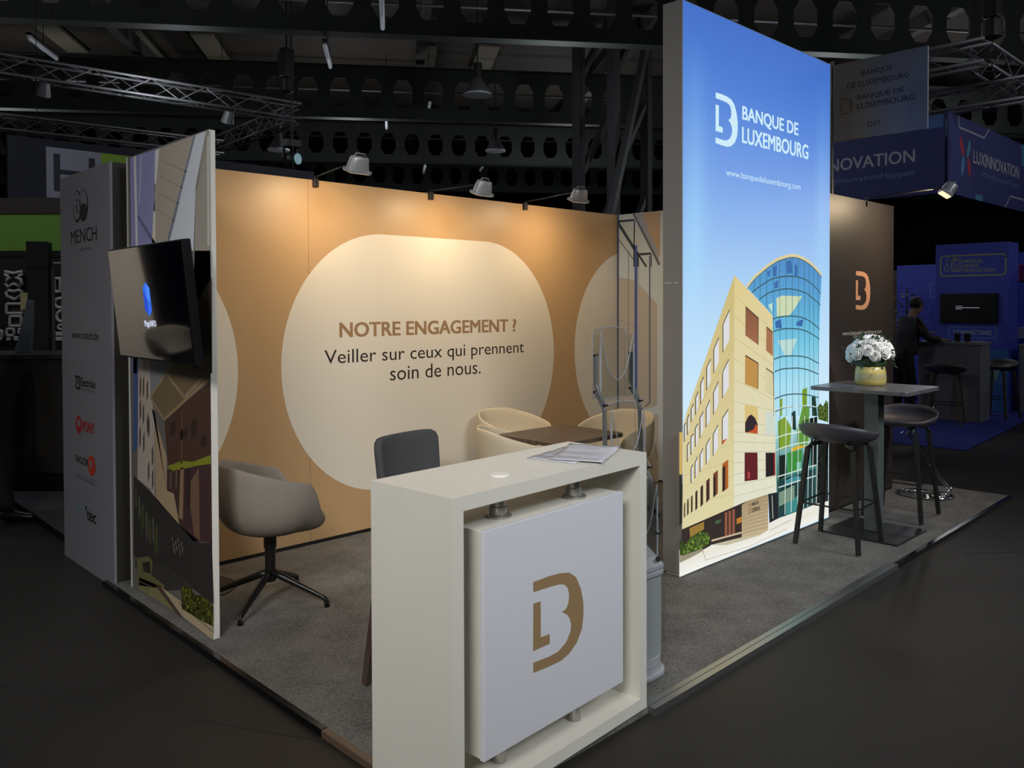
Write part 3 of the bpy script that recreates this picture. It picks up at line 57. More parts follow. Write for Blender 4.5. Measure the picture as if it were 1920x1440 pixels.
LEFT_ART=[(1,(166,166,219),[(0.035,2.493),(0.443,2.491),(0.38,2.309),(0.388,2.093),(0.347,1.938),(0.035,1.952)]),(1,(198,187,171),[(0.443,2.491),(0.885,2.494),(0.774,2.334),(0.564,1.997),(0.332,1.953),(0.394,2.307)]),(1,(234,240,250),[(0.885,2.494),(1.025,2.494),(0.904,2.24),(0.872,1.926),(0.542,1.942),(0.67,2.128)]),(1,(182,176,163),[(1.025,2.494),(1.06,2.496),(1.06,1.687),(0.866,1.688),(0.903,2.214)]),(2,(147,147,168),[(0.885,2.494),(0.91,2.493),(0.585,2.01),(0.55,2.006)]),(2,(250,250,250),[(0.092,2.492),(0.124,2.493),(0.14,1.962),(0.108,1.961)]),(2,(198,198,237),[(0.188,2.491),(0.219,2.49),(0.18,2.226),(0.156,2.228)]),(2,(250,250,250),[(0.399,2.486),(0.457,2.487),(0.409,2.305),(0.387,2.308)]),(2,(118,121,158),[(0.13,2.156),(0.162,2.154),(0.457,1.947),(0.413,1.943)]),(2,(250,245,224),[(0.368,2.166),(0.397,2.155),(0.385,1.979),(0.34,1.975)]),(2,(158,153,137),[(1.037,2.482),(1.048,2.483),(0.916,2.218),(0.904,2.219)]),(2,(224,221,211),[(1.036,2.469),(1.06,2.468),(1.054,1.943),(1.03,1.939)]),(2,(166,155,137),[(0.484,2.424),(0.806,2.325),(0.805,2.321),(0.484,2.42)]),(2,(166,155,137),[(0.46,2.342),(0.755,2.25),(0.755,2.246),(0.46,2.338)]),(2,(166,155,137),[(0.437,2.26),(0.704,2.174),(0.704,2.17),(0.436,2.256)]),(2,(166,155,137),[(0.411,2.171),(0.649,2.091),(0.648,2.087),(0.411,2.167)]),(1,(158,161,166),[(0.872,1.926),(1.065,1.917),(1.064,1.353),(0.858,1.342)]),(2,(121,102,81),[(0.928,1.688),(1.074,1.789),(1.069,1.328),(0.895,1.318)]),(1,(92,110,171),[(0.035,1.952),(0.124,1.948),(0.103,1.273),(0.03,1.269)]),(1,(69,94,145),[(0.051,1.369),(0.124,1.372),(0.1,0.858),(0.034,0.806)]),(1,(192,181,168),[(0.124,1.372),(0.301,1.379),(0.3,1.147),(0.352,1.077),(0.339,0.613),(0.271,0.645),(0.094,0.672)]),(2,(94,82,76),[(0.14,1.232),(0.164,1.265),(0.164,1.168),(0.14,1.134)]),(2,(94,82,76),[(0.186,1.235),(0.209,1.268),(0.209,1.172),(0.185,1.138)]),(2,(94,82,76),[(0.241,1.217),(0.264,1.25),(0.264,1.155),(0.241,1.121)]),(2,(94,82,76),[(0.136,1.101),(0.16,1.136),(0.16,1.039),(0.136,1.004)]),(2,(94,82,76),[(0.181,1.084),(0.205,1.118),(0.205,1.021),(0.181,0.987)]),(2,(94,82,76),[(0.241,1.035),(0.264,1.07),(0.264,0.974),(0.241,0.939)]),(2,(94,82,76),[(0.126,0.948),(0.15,0.983),(0.15,0.886),(0.126,0.851)]),(2,(94,82,76),[(0.182,0.922),(0.205,0.957),(0.205,0.86),(0.182,0.825)]),(2,(94,82,76),[(0.247,0.769),(0.271,0.804),(0.27,0.709),(0.247,0.673)]),(2,(94,82,76),[(0.305,0.862),(0.328,0.896),(0.328,0.801),(0.305,0.767)]),(2,(94,82,76),[(0.304,0.735),(0.327,0.77),(0.327,0.675),(0.304,0.639)]),(2,(94,82,76),[(0.257,1.016),(0.28,1.05),(0.28,0.954),(0.257,0.92)]),(1,(123,105,78),[(0.301,1.379),(1.052,1.41),(1.049,1.308),(0.482,1.048),(0.3,1.147)]),(2,(134,138,141),[(0.293,1.379),(0.629,1.393),(0.488,1.274),(0.3,1.168)]),(3,'L0.018',(160,140,108),[(0.514,1.296),(0.744,1.186)]),(3,'L0.018',(160,140,108),[(1.049,1.308),(0.482,1.048)]),(3,'L0.018',(160,140,108),[(0.3,1.147),(0.482,1.048)]),(3,'L0.018',(160,140,108),[(0.616,1.362),(0.3,1.157)]),(3,'L0.018',(160,140,108),[(0.744,1.186),(1.05,1.345)]),(1,(85,60,51),[(0.482,1.048),(1.049,1.289),(1.045,0.906),(0.527,0.807)]),(1,(185,161,129),[(0.312,1.095),(0.508,0.856),(0.508,0.672),(0.598,0.671),(0.673,0.518),(0.352,0.599),(0.352,1.077)]),(2,(143,147,49),[(0.527,0.807),(0.7,0.856),(0.841,0.87),(0.954,0.904),(1.045,0.93),(1.044,0.887),(0.909,0.861),(0.771,0.829),(0.551,0.78)]),(1,(78,56,56),[(0.513,0.785),(1.044,0.887),(1.048,0.504),(0.831,0.47),(0.668,0.517),(0.598,0.671),(0.508,0.672)]),(2,(156,125,96),[(0.688,0.819),(0.728,0.825),(0.71,0.554),(0.657,0.555)]),(2,(125,96,76),[(0.811,0.768),(0.908,0.85),(0.911,0.486),(0.844,0.501),(0.801,0.64)]),(3,(64,47,49),[(0.752,0.828),(0.806,0.826),(0.801,0.64),(0.747,0.621)]),(2,(123,96,78),[(0.552,0.79),(0.572,0.793),(0.564,0.691),(0.544,0.687)]),(2,(123,96,78),[(0.626,0.801),(0.646,0.804),(0.639,0.702),(0.619,0.699)]),(2,(64,47,40),[(0.558,1.035),(0.633,1.063),(0.631,0.992),(0.556,0.964)]),(2,(64,47,40),[(0.68,1.008),(0.776,1.037),(0.775,0.988),(0.679,0.958)]),(2,(64,47,40),[(0.823,1.071),(0.892,1.097),(0.89,1.011),(0.821,0.984)]),(2,(64,47,40),[(0.934,1.006),(1.0,1.032),(0.999,0.976),(0.933,0.949)]),(2,'L0.012',(120,92,76),[(0.712,1.11),(0.7,0.841)]),(1,(56,53,51),[(0.036,0.685),(0.339,0.613),(0.673,0.518),(0.911,0.476),(1.048,0.504),(1.059,0.206),(0.826,0.225),(0.022,0.218)]),(2,(103,103,73),[(0.057,0.611),(0.072,0.618),(0.075,0.515),(0.06,0.502)]),(2,(67,69,49),[(0.082,0.559),(0.097,0.566),(0.098,0.405),(0.083,0.416)]),(2,(120,118,103),[(0.109,0.573),(0.123,0.58),(0.125,0.45),(0.111,0.462)]),(2,(82,87,44),[(0.133,0.522),(0.147,0.529),(0.148,0.341),(0.134,0.377)]),(2,(103,103,73),[(0.159,0.536),(0.173,0.543),(0.174,0.385),(0.161,0.424)]),(2,(67,69,49),[(0.185,0.55),(0.199,0.557),(0.201,0.429),(0.186,0.405)]),(2,(120,118,103),[(0.209,0.499),(0.223,0.506),(0.223,0.321),(0.211,0.386)]),(2,(82,87,44),[(0.234,0.514),(0.248,0.52),(0.25,0.365),(0.236,0.367)]),(2,(103,103,73),[(0.258,0.463),(0.272,0.47),(0.274,0.344),(0.26,0.348)]),(2,(67,69,49),[(0.283,0.477),(0.297,0.484),(0.297,0.302),(0.284,0.33)]),(2,(120,118,103),[(0.308,0.491),(0.322,0.498),(0.323,0.346),(0.31,0.375)]),(2,(82,87,44),[(0.331,0.442),(0.345,0.449),(0.347,0.325),(0.332,0.293)]),(2,(103,103,73),[(0.356,0.456),(0.369,0.463),(0.369,0.284),(0.358,0.338)]),(2,(67,69,49),[(0.38,0.47),(0.393,0.477),(0.395,0.327),(0.381,0.32)]),(2,(134,132,125),[(0.567,0.437),(0.577,0.439),(0.577,0.418),(0.567,0.414)]),(2,(134,132,125),[(0.582,0.41),(0.592,0.412),(0.591,0.374),(0.581,0.388)]),(2,(134,132,125),[(0.596,0.384),(0.606,0.386),(0.605,0.351),(0.595,0.361)]),(2,(134,132,125),[(0.612,0.428),(0.622,0.43),(0.621,0.399),(0.611,0.406)]),(2,(134,132,125),[(0.626,0.402),(0.636,0.404),(0.635,0.376),(0.625,0.38)]),(2,(134,132,125),[(0.642,0.447),(0.652,0.449),(0.651,0.423),(0.641,0.424)]),(2,(134,132,125),[(0.656,0.42),(0.665,0.422),(0.665,0.4),(0.655,0.398)]),(2,(134,132,125),[(0.67,0.394),(0.679,0.396),(0.678,0.357),(0.669,0.372)]),(2,(134,132,125),[(0.685,0.438),(0.695,0.44),(0.694,0.404),(0.685,0.416)]),(2,(134,132,125),[(0.699,0.412),(0.708,0.414),(0.708,0.381),(0.698,0.39)]),(2,(64,62,58),[(0.046,0.234),(0.487,0.266),(0.826,0.244),(0.826,0.225),(0.483,0.131),(0.043,0.156)]),(3,(116,112,73),[(0.069,0.217),(0.247,0.266),(0.301,0.251),(0.285,0.168),(0.458,0.156),(0.457,0.135),(0.076,0.064)]),(4,(51,47,42),[(0.146,0.206),(0.26,0.242),(0.277,0.176),(0.174,0.163)]),(3,(138,132,89),[(0.1,0.114),(0.405,0.138),(0.668,0.051),(0.104,0.047)]),(4,(87,71,58),[(0.325,0.129),(0.418,0.134),(0.699,0.044),(0.643,0.037)]),(4,'L0.008',(84,76,56),[(0.1,0.092),(0.297,0.106)]),(4,'L0.008',(84,76,56),[(0.22,0.098),(0.229,0.052)]),(4,(192,174,141),[(0.418,0.136),(0.694,0.123),(1.056,0.102),(1.056,0.069),(1.042,0.031),(0.692,0.05)]),(5,'L0.006',(120,108,88),[(0.645,0.11),(1.051,0.071)]),(5,'BUSH',(112,118,40),[(0.684,0.205),(0.732,0.22),(0.791,0.221),(0.852,0.202),(0.916,0.216),(0.971,0.214),(1.059,0.202),(1.056,0.097),(0.924,0.09),(0.686,0.088)])]
SIDE_ART=[(1,(178,152,124),[(0.261,2.491),(0.495,2.503),(0.495,2.091),(0.461,2.1),(0.362,2.321)]),(2,(150,154,166),[(0.189,2.495),(0.292,2.493),(0.362,2.341),(0.476,2.132),(0.486,2.01),(0.461,2.052)]),(3,'L0.02',(36,52,64),[(0.0,2.439),(0.202,2.438)]),(3,'L0.014',(36,52,64),[(0.205,2.438),(0.199,2.004)]),(3,'L0.03',(52,68,78),[(0.008,2.432),(0.24,2.123)]),(3,'L0.03',(40,56,62),[(0.24,2.135),(0.243,2.003)]),(3,'L0.03',(92,96,112),[(0.189,2.495),(0.486,2.01)]),(4,'L0.01',(190,200,204),[(0.181,2.49),(0.476,1.995)]),(3,'L0.02',(36,52,64),[(0.256,2.116),(0.397,2.117)]),(3,'L0.012',(52,68,78),[(0.397,2.115),(0.397,1.997)]),(3,'L0.02',(40,56,66),[(0.256,2.109),(0.342,1.999)]),(3,'L0.008',(60,74,82),[(0.016,2.272),(0.22,2.045)]),(4,'L0.03',(60,76,110),[(0.009,2.506),(0.0,0.489)]),(4,'L0.03',(70,84,150),[(0.222,2.202),(0.221,0.811)]),(4,'L0.012',(150,160,190),[(0.246,2.003),(0.246,0.813)]),(4,'L0.016',(90,100,120),[(0.38,2.096),(0.379,0.749)]),(4,'L0.008',(120,126,130),[(0.135,2.157),(0.134,0.905)]),(4,'L0.01',(90,100,110),[(0.379,0.749),(0.27,0.665)]),(4,'L0.008',(60,66,74),[(0.258,0.674),(0.403,0.658)]),(4,'L0.01',(120,126,130),[(0.427,0.386),(0.463,0.243)]),(3,(150,152,150),[(0.039,1.505),(0.077,1.501),(0.077,1.491),(0.039,1.495)]),(3,(150,152,150),[(0.084,1.39),(0.122,1.386),(0.122,1.376),(0.084,1.38)]),(3,(150,152,150),[(0.128,1.276),(0.165,1.272),(0.165,1.262),(0.128,1.266)]),(3,(150,152,150),[(0.171,1.162),(0.209,1.159),(0.209,1.149),(0.171,1.152)]),(3,(150,152,150),[(0.064,1.042),(0.102,1.039),(0.102,1.028),(0.064,1.031)]),(3,(150,152,150),[(0.109,1.481),(0.147,1.477),(0.147,1.467),(0.109,1.471)]),(3,(150,152,150),[(0.153,1.367),(0.19,1.363),(0.19,1.353),(0.153,1.357)]),(3,(150,152,150),[(0.045,1.248),(0.084,1.244),(0.084,1.234),(0.045,1.238)]),(3,(150,152,150),[(0.09,1.134),(0.128,1.13),(0.128,1.12),(0.09,1.124)]),(3,(150,152,150),[(0.134,1.02),(0.171,1.017),(0.171,1.007),(0.134,1.01)]),(3,(150,152,150),[(0.178,1.457),(0.215,1.453),(0.215,1.443),(0.178,1.447)]),(3,(150,152,150),[(0.071,1.34),(0.109,1.335),(0.109,1.325),(0.071,1.329)]),(3,(150,152,150),[(0.115,1.225),(0.153,1.222),(0.153,1.212),(0.115,1.215)]),(3,(150,152,150),[(0.159,1.112),(0.196,1.108),(0.196,1.098),(0.159,1.102)]),(3,(150,152,150),[(0.051,0.99),(0.09,0.987),(0.09,0.977),(0.051,0.98)]),(3,(150,152,150),[(0.096,1.431),(0.134,1.426),(0.134,1.416),(0.096,1.421)]),(2,(176,170,160),[(0.008,1.91),(0.209,1.88),(0.463,1.656),(0.463,0.731),(0.27,0.665),(0.006,0.667)]),(2,(176,172,166),[(0.361,0.624),(0.475,0.654),(0.475,0.035),(0.361,0.008)])]
LOGO_D=[(0.004,1.0),(0.295,1.0),(0.509,0.987),(0.708,0.953),(0.844,0.871),(0.943,0.72),(0.996,0.553),(1.0,0.412),(0.965,0.248),(0.861,0.123),(0.708,0.038),(0.53,0.0),(0.288,0.003),(0.0,0.019),(0.0,0.129),(0.292,0.113),(0.48,0.119),(0.641,0.182),(0.73,0.283),(0.74,0.365),(0.708,0.437),(0.651,0.494),(0.555,0.541),(0.641,0.56),(0.69,0.619),(0.701,0.708),(0.673,0.789),(0.605,0.84),(0.509,0.865),(0.342,0.877),(0.004,0.89)]
LOGO_L=[(0.004,0.767),(0.142,0.761),(0.142,0.368),(0.313,0.358),(0.313,0.252),(0.0,0.255)]
# ------------------------------------------------------------------ materials
def lin(c):
    o = []
    for v in c[:3]:
        v = v / 255.0
        o.append(v/12.92 if v <= .04045 else ((v+.055)/1.055)**2.4)
    return (o[0], o[1], o[2], 1)
MATS = {}
def mat(name, rgb, rough=.5, metal=0.0, var=0.0, vscale=40, bump=0.0, bscale=200, spec=.5, emit=None, coat=0.0):
    if name in MATS: return MATS[name]
    m = bpy.data.materials.new(name); m.use_nodes = True; nt = m.node_tree; b = nt.nodes['Principled BSDF']
    c = lin(rgb); b.inputs['Base Color'].default_value = c; b.inputs['Roughness'].default_value = rough
    b.inputs['Metallic'].default_value = metal; b.inputs['Specular IOR Level'].default_value = spec
    b.inputs['Coat Weight'].default_value = coat
    tc = nt.nodes.new('ShaderNodeTexCoord')
    if var > 0:
        n = nt.nodes.new('ShaderNodeTexNoise'); n.inputs['Scale'].default_value = vscale; n.inputs['Detail'].default_value = 5
        nt.links.new(tc.outputs['Object'], n.inputs['Vector'])
        r = nt.nodes.new('ShaderNodeValToRGB'); r.color_ramp.elements[0].position = .3; r.color_ramp.elements[1].position = .7
        r.color_ramp.elements[0].color = tuple(v*(1-var) for v in c[:3]) + (1,)
        r.color_ramp.elements[1].color = tuple(min(1, v*(1+var)) for v in c[:3]) + (1,)
        nt.links.new(n.outputs['Fac'], r.inputs['Fac']); nt.links.new(r.outputs['Color'], b.inputs['Base Color'])
    if bump > 0:
        n2 = nt.nodes.new('ShaderNodeTexNoise'); n2.inputs['Scale'].default_value = bscale; n2.inputs['Detail'].default_value = 3
        nt.links.new(tc.outputs['Object'], n2.inputs['Vector'])
        bp = nt.nodes.new('ShaderNodeBump'); bp.inputs['Strength'].default_value = bump; bp.inputs['Distance'].default_value = .01
        nt.links.new(n2.outputs['Fac'], bp.inputs['Height']); nt.links.new(bp.outputs['Normal'], b.inputs['Normal'])
    if emit:
        b.inputs['Emission Color'].default_value = lin(rgb); b.inputs['Emission Strength'].default_value = emit
    MATS[name] = m; return m
def mat_print(name, rough=.45, emit=False, strength=1.0):
    if name in MATS: return MATS[name]
    m = bpy.data.materials.new(name); m.use_nodes = True; nt = m.node_tree; b = nt.nodes['Principled BSDF']
    a = nt.nodes.new('ShaderNodeAttribute'); a.attribute_name = 'Col'
    b.inputs['Roughness'].default_value = rough
    if emit:
        b.inputs['Base Color'].default_value = (.02, .02, .02, 1); b.inputs['Specular IOR Level'].default_value = .1
        nt.links.new(a.outputs['Color'], b.inputs['Emission Color']); b.inputs['Emission Strength'].default_value = strength
    else:
        nt.links.new(a.outputs['Color'], b.inputs['Base Color'])
    MATS[name] = m; return m
def mat_acrylic(name, tint=(.95, .96, .96), gl=.04):
    if name in MATS: return MATS[name]
    m = bpy.data.materials.new(name); m.use_nodes = True; nt = m.node_tree; nt.nodes.clear()
    out = nt.nodes.new('ShaderNodeOutputMaterial'); mx = nt.nodes.new('ShaderNodeMixShader')
    t = nt.nodes.new('ShaderNodeBsdfTransparent'); t.inputs[0].default_value = tint + (1,)
    g = nt.nodes.new('ShaderNodeBsdfGlossy'); g.inputs['Roughness'].default_value = gl; g.inputs[0].default_value = (.9, .92, .95, 1)
    lw = nt.nodes.new('ShaderNodeLayerWeight'); lw.inputs[0].default_value = .5
    fr = nt.nodes.new('ShaderNodeMath'); fr.operation = 'POWER'; fr.inputs[1].default_value = 3.5
    f2 = nt.nodes.new('ShaderNodeMath'); f2.operation = 'MULTIPLY_ADD'; f2.inputs[1].default_value = .6; f2.inputs[2].default_value = .02
    nt.links.new(lw.outputs['Facing'], fr.inputs[0]); nt.links.new(fr.outputs[0], f2.inputs[0]); nt.links.new(f2.outputs[0], mx.inputs[0]); nt.links.new(t.outputs[0], mx.inputs[1]); nt.links.new(g.outputs[0], mx.inputs[2])
    nt.links.new(mx.outputs[0], out.inputs[0]); MATS[name] = m; return m
def mat_wood(name, c0, c1, rough=.45, scale=6):
    if name in MATS: return MATS[name]
    m = mat(name, c0, rough); nt = m.node_tree; b = nt.nodes['Principled BSDF']
    tc = nt.nodes.new('ShaderNodeTexCoord'); mp = nt.nodes.new('ShaderNodeMapping'); mp.inputs['Scale'].default_value = (1, 12, 1)
    n = nt.nodes.new('ShaderNodeTexNoise'); n.inputs['Scale'].default_value = scale; n.inputs['Detail'].default_value = 6
    r = nt.nodes.new('ShaderNodeValToRGB'); r.color_ramp.elements[0].color = lin(c0); r.color_ramp.elements[1].color = lin(c1)
    r.color_ramp.elements[0].position = .35; r.color_ramp.elements[1].position = .65
    nt.links.new(tc.outputs['Object'], mp.inputs[0]); nt.links.new(mp.outputs[0], n.inputs['Vector'])
    nt.links.new(n.outputs['Fac'], r.inputs['Fac']); nt.links.new(r.outputs[0], b.inputs['Base Color']); return m

def mat_carpet(name, c0, c1):
    m = mat(name, c0, .95, bump=.5, bscale=350, spec=.1); nt = m.node_tree; b = nt.nodes['Principled BSDF']
    tc = nt.nodes.new('ShaderNodeTexCoord')
    n = nt.nodes.new('ShaderNodeTexNoise'); n.inputs['Scale'].default_value = 90; n.inputs['Detail'].default_value = 8; n.inputs['Roughness'].default_value = .8
    n3 = nt.nodes.new('ShaderNodeTexNoise'); n3.inputs['Scale'].default_value = 5; n3.inputs['Detail'].default_value = 4
    mt = nt.nodes.new('ShaderNodeMath'); mt.operation = 'MULTIPLY_ADD'; mt.inputs[1].default_value = .25; 
    r = nt.nodes.new('ShaderNodeValToRGB'); r.color_ramp.elements[0].position = .47; r.color_ramp.elements[1].position = .75
    r.color_ramp.elements[0].color = lin(c0); r.color_ramp.elements[1].color = lin(c1)
    nt.links.new(tc.outputs['Object'], n.inputs['Vector']); nt.links.new(tc.outputs['Object'], n3.inputs['Vector'])
    nt.links.new(n3.outputs['Fac'], mt.inputs[0]); nt.links.new(n.outputs['Fac'], mt.inputs[2])
    nt.links.new(mt.outputs[0], r.inputs['Fac']); nt.links.new(r.outputs[0], b.inputs['Base Color']); return m

# ------------------------------------------------------------------ mesh helpers
class MB:
    def __init__(s): s.bm = bmesh.new()
    def box(s, x0, x1, y0, y1, z0, z1, M=None):
        vs = [s.bm.verts.new((M or Matrix()) @ Vector(p)) for p in
              [(x0,y0,z0),(x1,y0,z0),(x1,y1,z0),(x0,y1,z0),(x0,y0,z1),(x1,y0,z1),(x1,y1,z1),(x0,y1,z1)]]
        for f in [(0,3,2,1),(4,5,6,7),(0,1,5,4),(1,2,6,5),(2,3,7,6),(3,0,4,7)]: s.bm.faces.new([vs[i] for i in f])
        return s
    def prism(s, pts, M, h):
        """polygon pts (2D) extruded from 0 to h along local z of M"""
        a = [s.bm.verts.new(M @ Vector((x, y, 0))) for x, y in pts]; b = [s.bm.verts.new(M @ Vector((x, y, h))) for x, y in pts]
        n = len(pts); s.bm.faces.new(a[::-1]); s.bm.faces.new(b)
        for i in range(n): s.bm.faces.new([a[i], a[(i+1) % n], b[(i+1) % n], b[i]])
        return s
    def tube(s, pts, r, n=8, closed=False, cap=True):
        P = [Vector(p) for p in pts]; N = len(P); rings = []
        for i, p in enumerate(P):
            if closed: t = (P[(i+1) % N] - P[i-1]).normalized()
            else: t = (P[min(i+1, N-1)] - P[max(i-1, 0)]).normalized()
            ref = Vector((0, 0, 1)) if abs(t.z) < .95 else Vector((1, 0, 0))
            u = t.cross(ref).normalized(); v = t.cross(u)
            rr = r[i] if isinstance(r, (list, tuple)) else r
            a0 = PI/4 if n == 4 else 0
            rings.append([s.bm.verts.new(p + (u*math.cos(a0+2*PI*k/n) + v*math.sin(a0+2*PI*k/n))*rr) for k in range(n)])
        for i in range(N if closed else N-1):
            a, b = rings[i], rings[(i+1) % N]
            for k in range(n): s.bm.faces.new([a[k], a[(k+1) % n], b[(k+1) % n], b[k]])
        if cap and not closed: s.bm.faces.new(rings[0][::-1]); s.bm.faces.new(rings[-1])
        return s
    def lathe(s, prof, n=32, M=None, capb=True, capt=True):
        M = M or Matrix(); rings = []
        for r, z in prof: rings.append([s.bm.verts.new(M @ Vector((r*math.cos(2*PI*k/n), r*math.sin(2*PI*k/n), z))) for k in range(n)])
        for a, b in zip(rings, rings[1:]):
            for k in range(n): s.bm.faces.new([a[k], a[(k+1) % n], b[(k+1) % n], b[k]])
        if capb: s.bm.faces.new(rings[0][::-1])
        if capt: s.bm.faces.new(rings[-1])
        return s
    def grid(s, fn, nu, nv, closeu=False):
        V = [[s.bm.verts.new(fn(i/(nu if closeu else nu-1), j/(nv-1))) for j in range(nv)] for i in range(nu)]
        for i in range(nu if closeu else nu-1):
            for j in range(nv-1):
                s.bm.faces.new([V[i][j], V[(i+1) % nu][j], V[(i+1) % nu][j+1], V[i][j+1]])
        return s
    def sphere(s, c, rx, ry, rz, n=12, m=8):
        c = Vector(c)
        return s.grid(lambda u, v: c + Vector((rx*math.sin(PI*(.02+.96*v))*math.cos(2*PI*u), ry*math.sin(PI*(.02+.96*v))*math.sin(2*PI*u), rz*math.cos(PI*(.02+.96*v)))), n, m, True)
    def build(s, name, m, parent=None, smooth=False, bevel=0, loc=None, seg=2):
        bmesh.ops.remove_doubles(s.bm, verts=s.bm.verts, dist=1e-6)
        bmesh.ops.recalc_face_normals(s.bm, faces=s.bm.faces)
        me = bpy.data.meshes.new(name); s.bm.to_mesh(me); s.bm.free()
        for x in (m if isinstance(m, (list, tuple)) else [m]): me.materials.append(x)
        o = bpy.data.objects.new(name, me); COL.objects.link(o)
        if smooth: me.polygons.foreach_set('use_smooth', [True]*len(me.polygons))
        if bevel:
            b = o.modifiers.new('bevel', 'BEVEL'); b.width = bevel; b.segments = seg; b.limit_method = 'ANGLE'
        if parent: o.parent = parent
        if loc: o.location = loc
        return o
def tag(o, label=None, cat=None, group=None, kind=None):
    if label: o['label'] = label
    if cat: o['category'] = cat
    if group: o['group'] = group
    if kind: o['kind'] = kind
    return o
def thing(name, label, cat, loc=(0, 0, 0), rz=0.0, group=None):
    o = bpy.data.objects.new(name, None); COL.objects.link(o); o.location = loc; o.rotation_euler = (0, 0, rz); o.empty_display_size = .1
    return tag(o, label, cat, group)
def copy_tree(o, parent=None):
    c = o.copy(); COL.objects.link(c)
    if parent: c.parent = parent
    for ch in list(o.children): copy_tree(ch, c)
    return c
def rrect(x0, y0, x1, y1, r, n=5):
    p = []
    for cx, cy, a in [(x1-r, y1-r, 0), (x0+r, y1-r, PI/2), (x0+r, y0+r, PI), (x1-r, y0+r, 1.5*PI)]:
        for k in range(n+1): p.append((cx+r*math.cos(a+k*PI/2/n), cy+r*math.sin(a+k*PI/2/n)))
    return p
def frame_from(O, U, V):
    U = Vector(U).normalized(); V = Vector(V).normalized(); N = U.cross(V)
    M = Matrix((U, V, N)).transposed().to_4x4(); M.translation = Vector(O); return M

# ------------------------------------------------------------------ lettering and printed art (flat prints on real boards)
TXT = {}
def text_geo(s):
    k = s
    if k in TXT: return TXT[k]
    cu = bpy.data.curves.new('t', 'FONT'); cu.body = s; cu.resolution_u = 3
    ob = bpy.data.objects.new('t', cu); COL.objects.link(ob)
    bpy.context.view_layer.update()
    me = bpy.data.meshes.new_from_object(ob.evaluated_get(bpy.context.evaluated_depsgraph_get()))
    vs = [(v.co.x, v.co.y) for v in me.vertices]; fs = [tuple(p.vertices) for p in me.polygons]
    bpy.data.objects.remove(ob); bpy.data.curves.remove(cu); bpy.data.meshes.remove(me)
    TXT[k] = (vs, fs); return TXT[k]
def inside(p, poly):
    x, y = p; c = False; n = len(poly)
    for i in range(n):
        x0, y0 = poly[i]; x1, y1 = poly[i-1]
        if (y0 > y) != (y1 > y) and x < (x1-x0)*(y-y0)/(y1-y0)+x0: c = not c
    return c
def clipx(pts, lo, hi):
    for bound, sgn in ((lo, 1), (hi, -1)):
        out = []
        for i, p in enumerate(pts):
            q = pts[i-1]; a, b = sgn*(q[0]-bound), sgn*(p[0]-bound)
            if (a >= 0) != (b >= 0):
                t_ = a/(a-b); out.append((bound, q[1]+(p[1]-q[1])*t_))
            if b >= 0: out.append(p)
        pts = out
    return pts
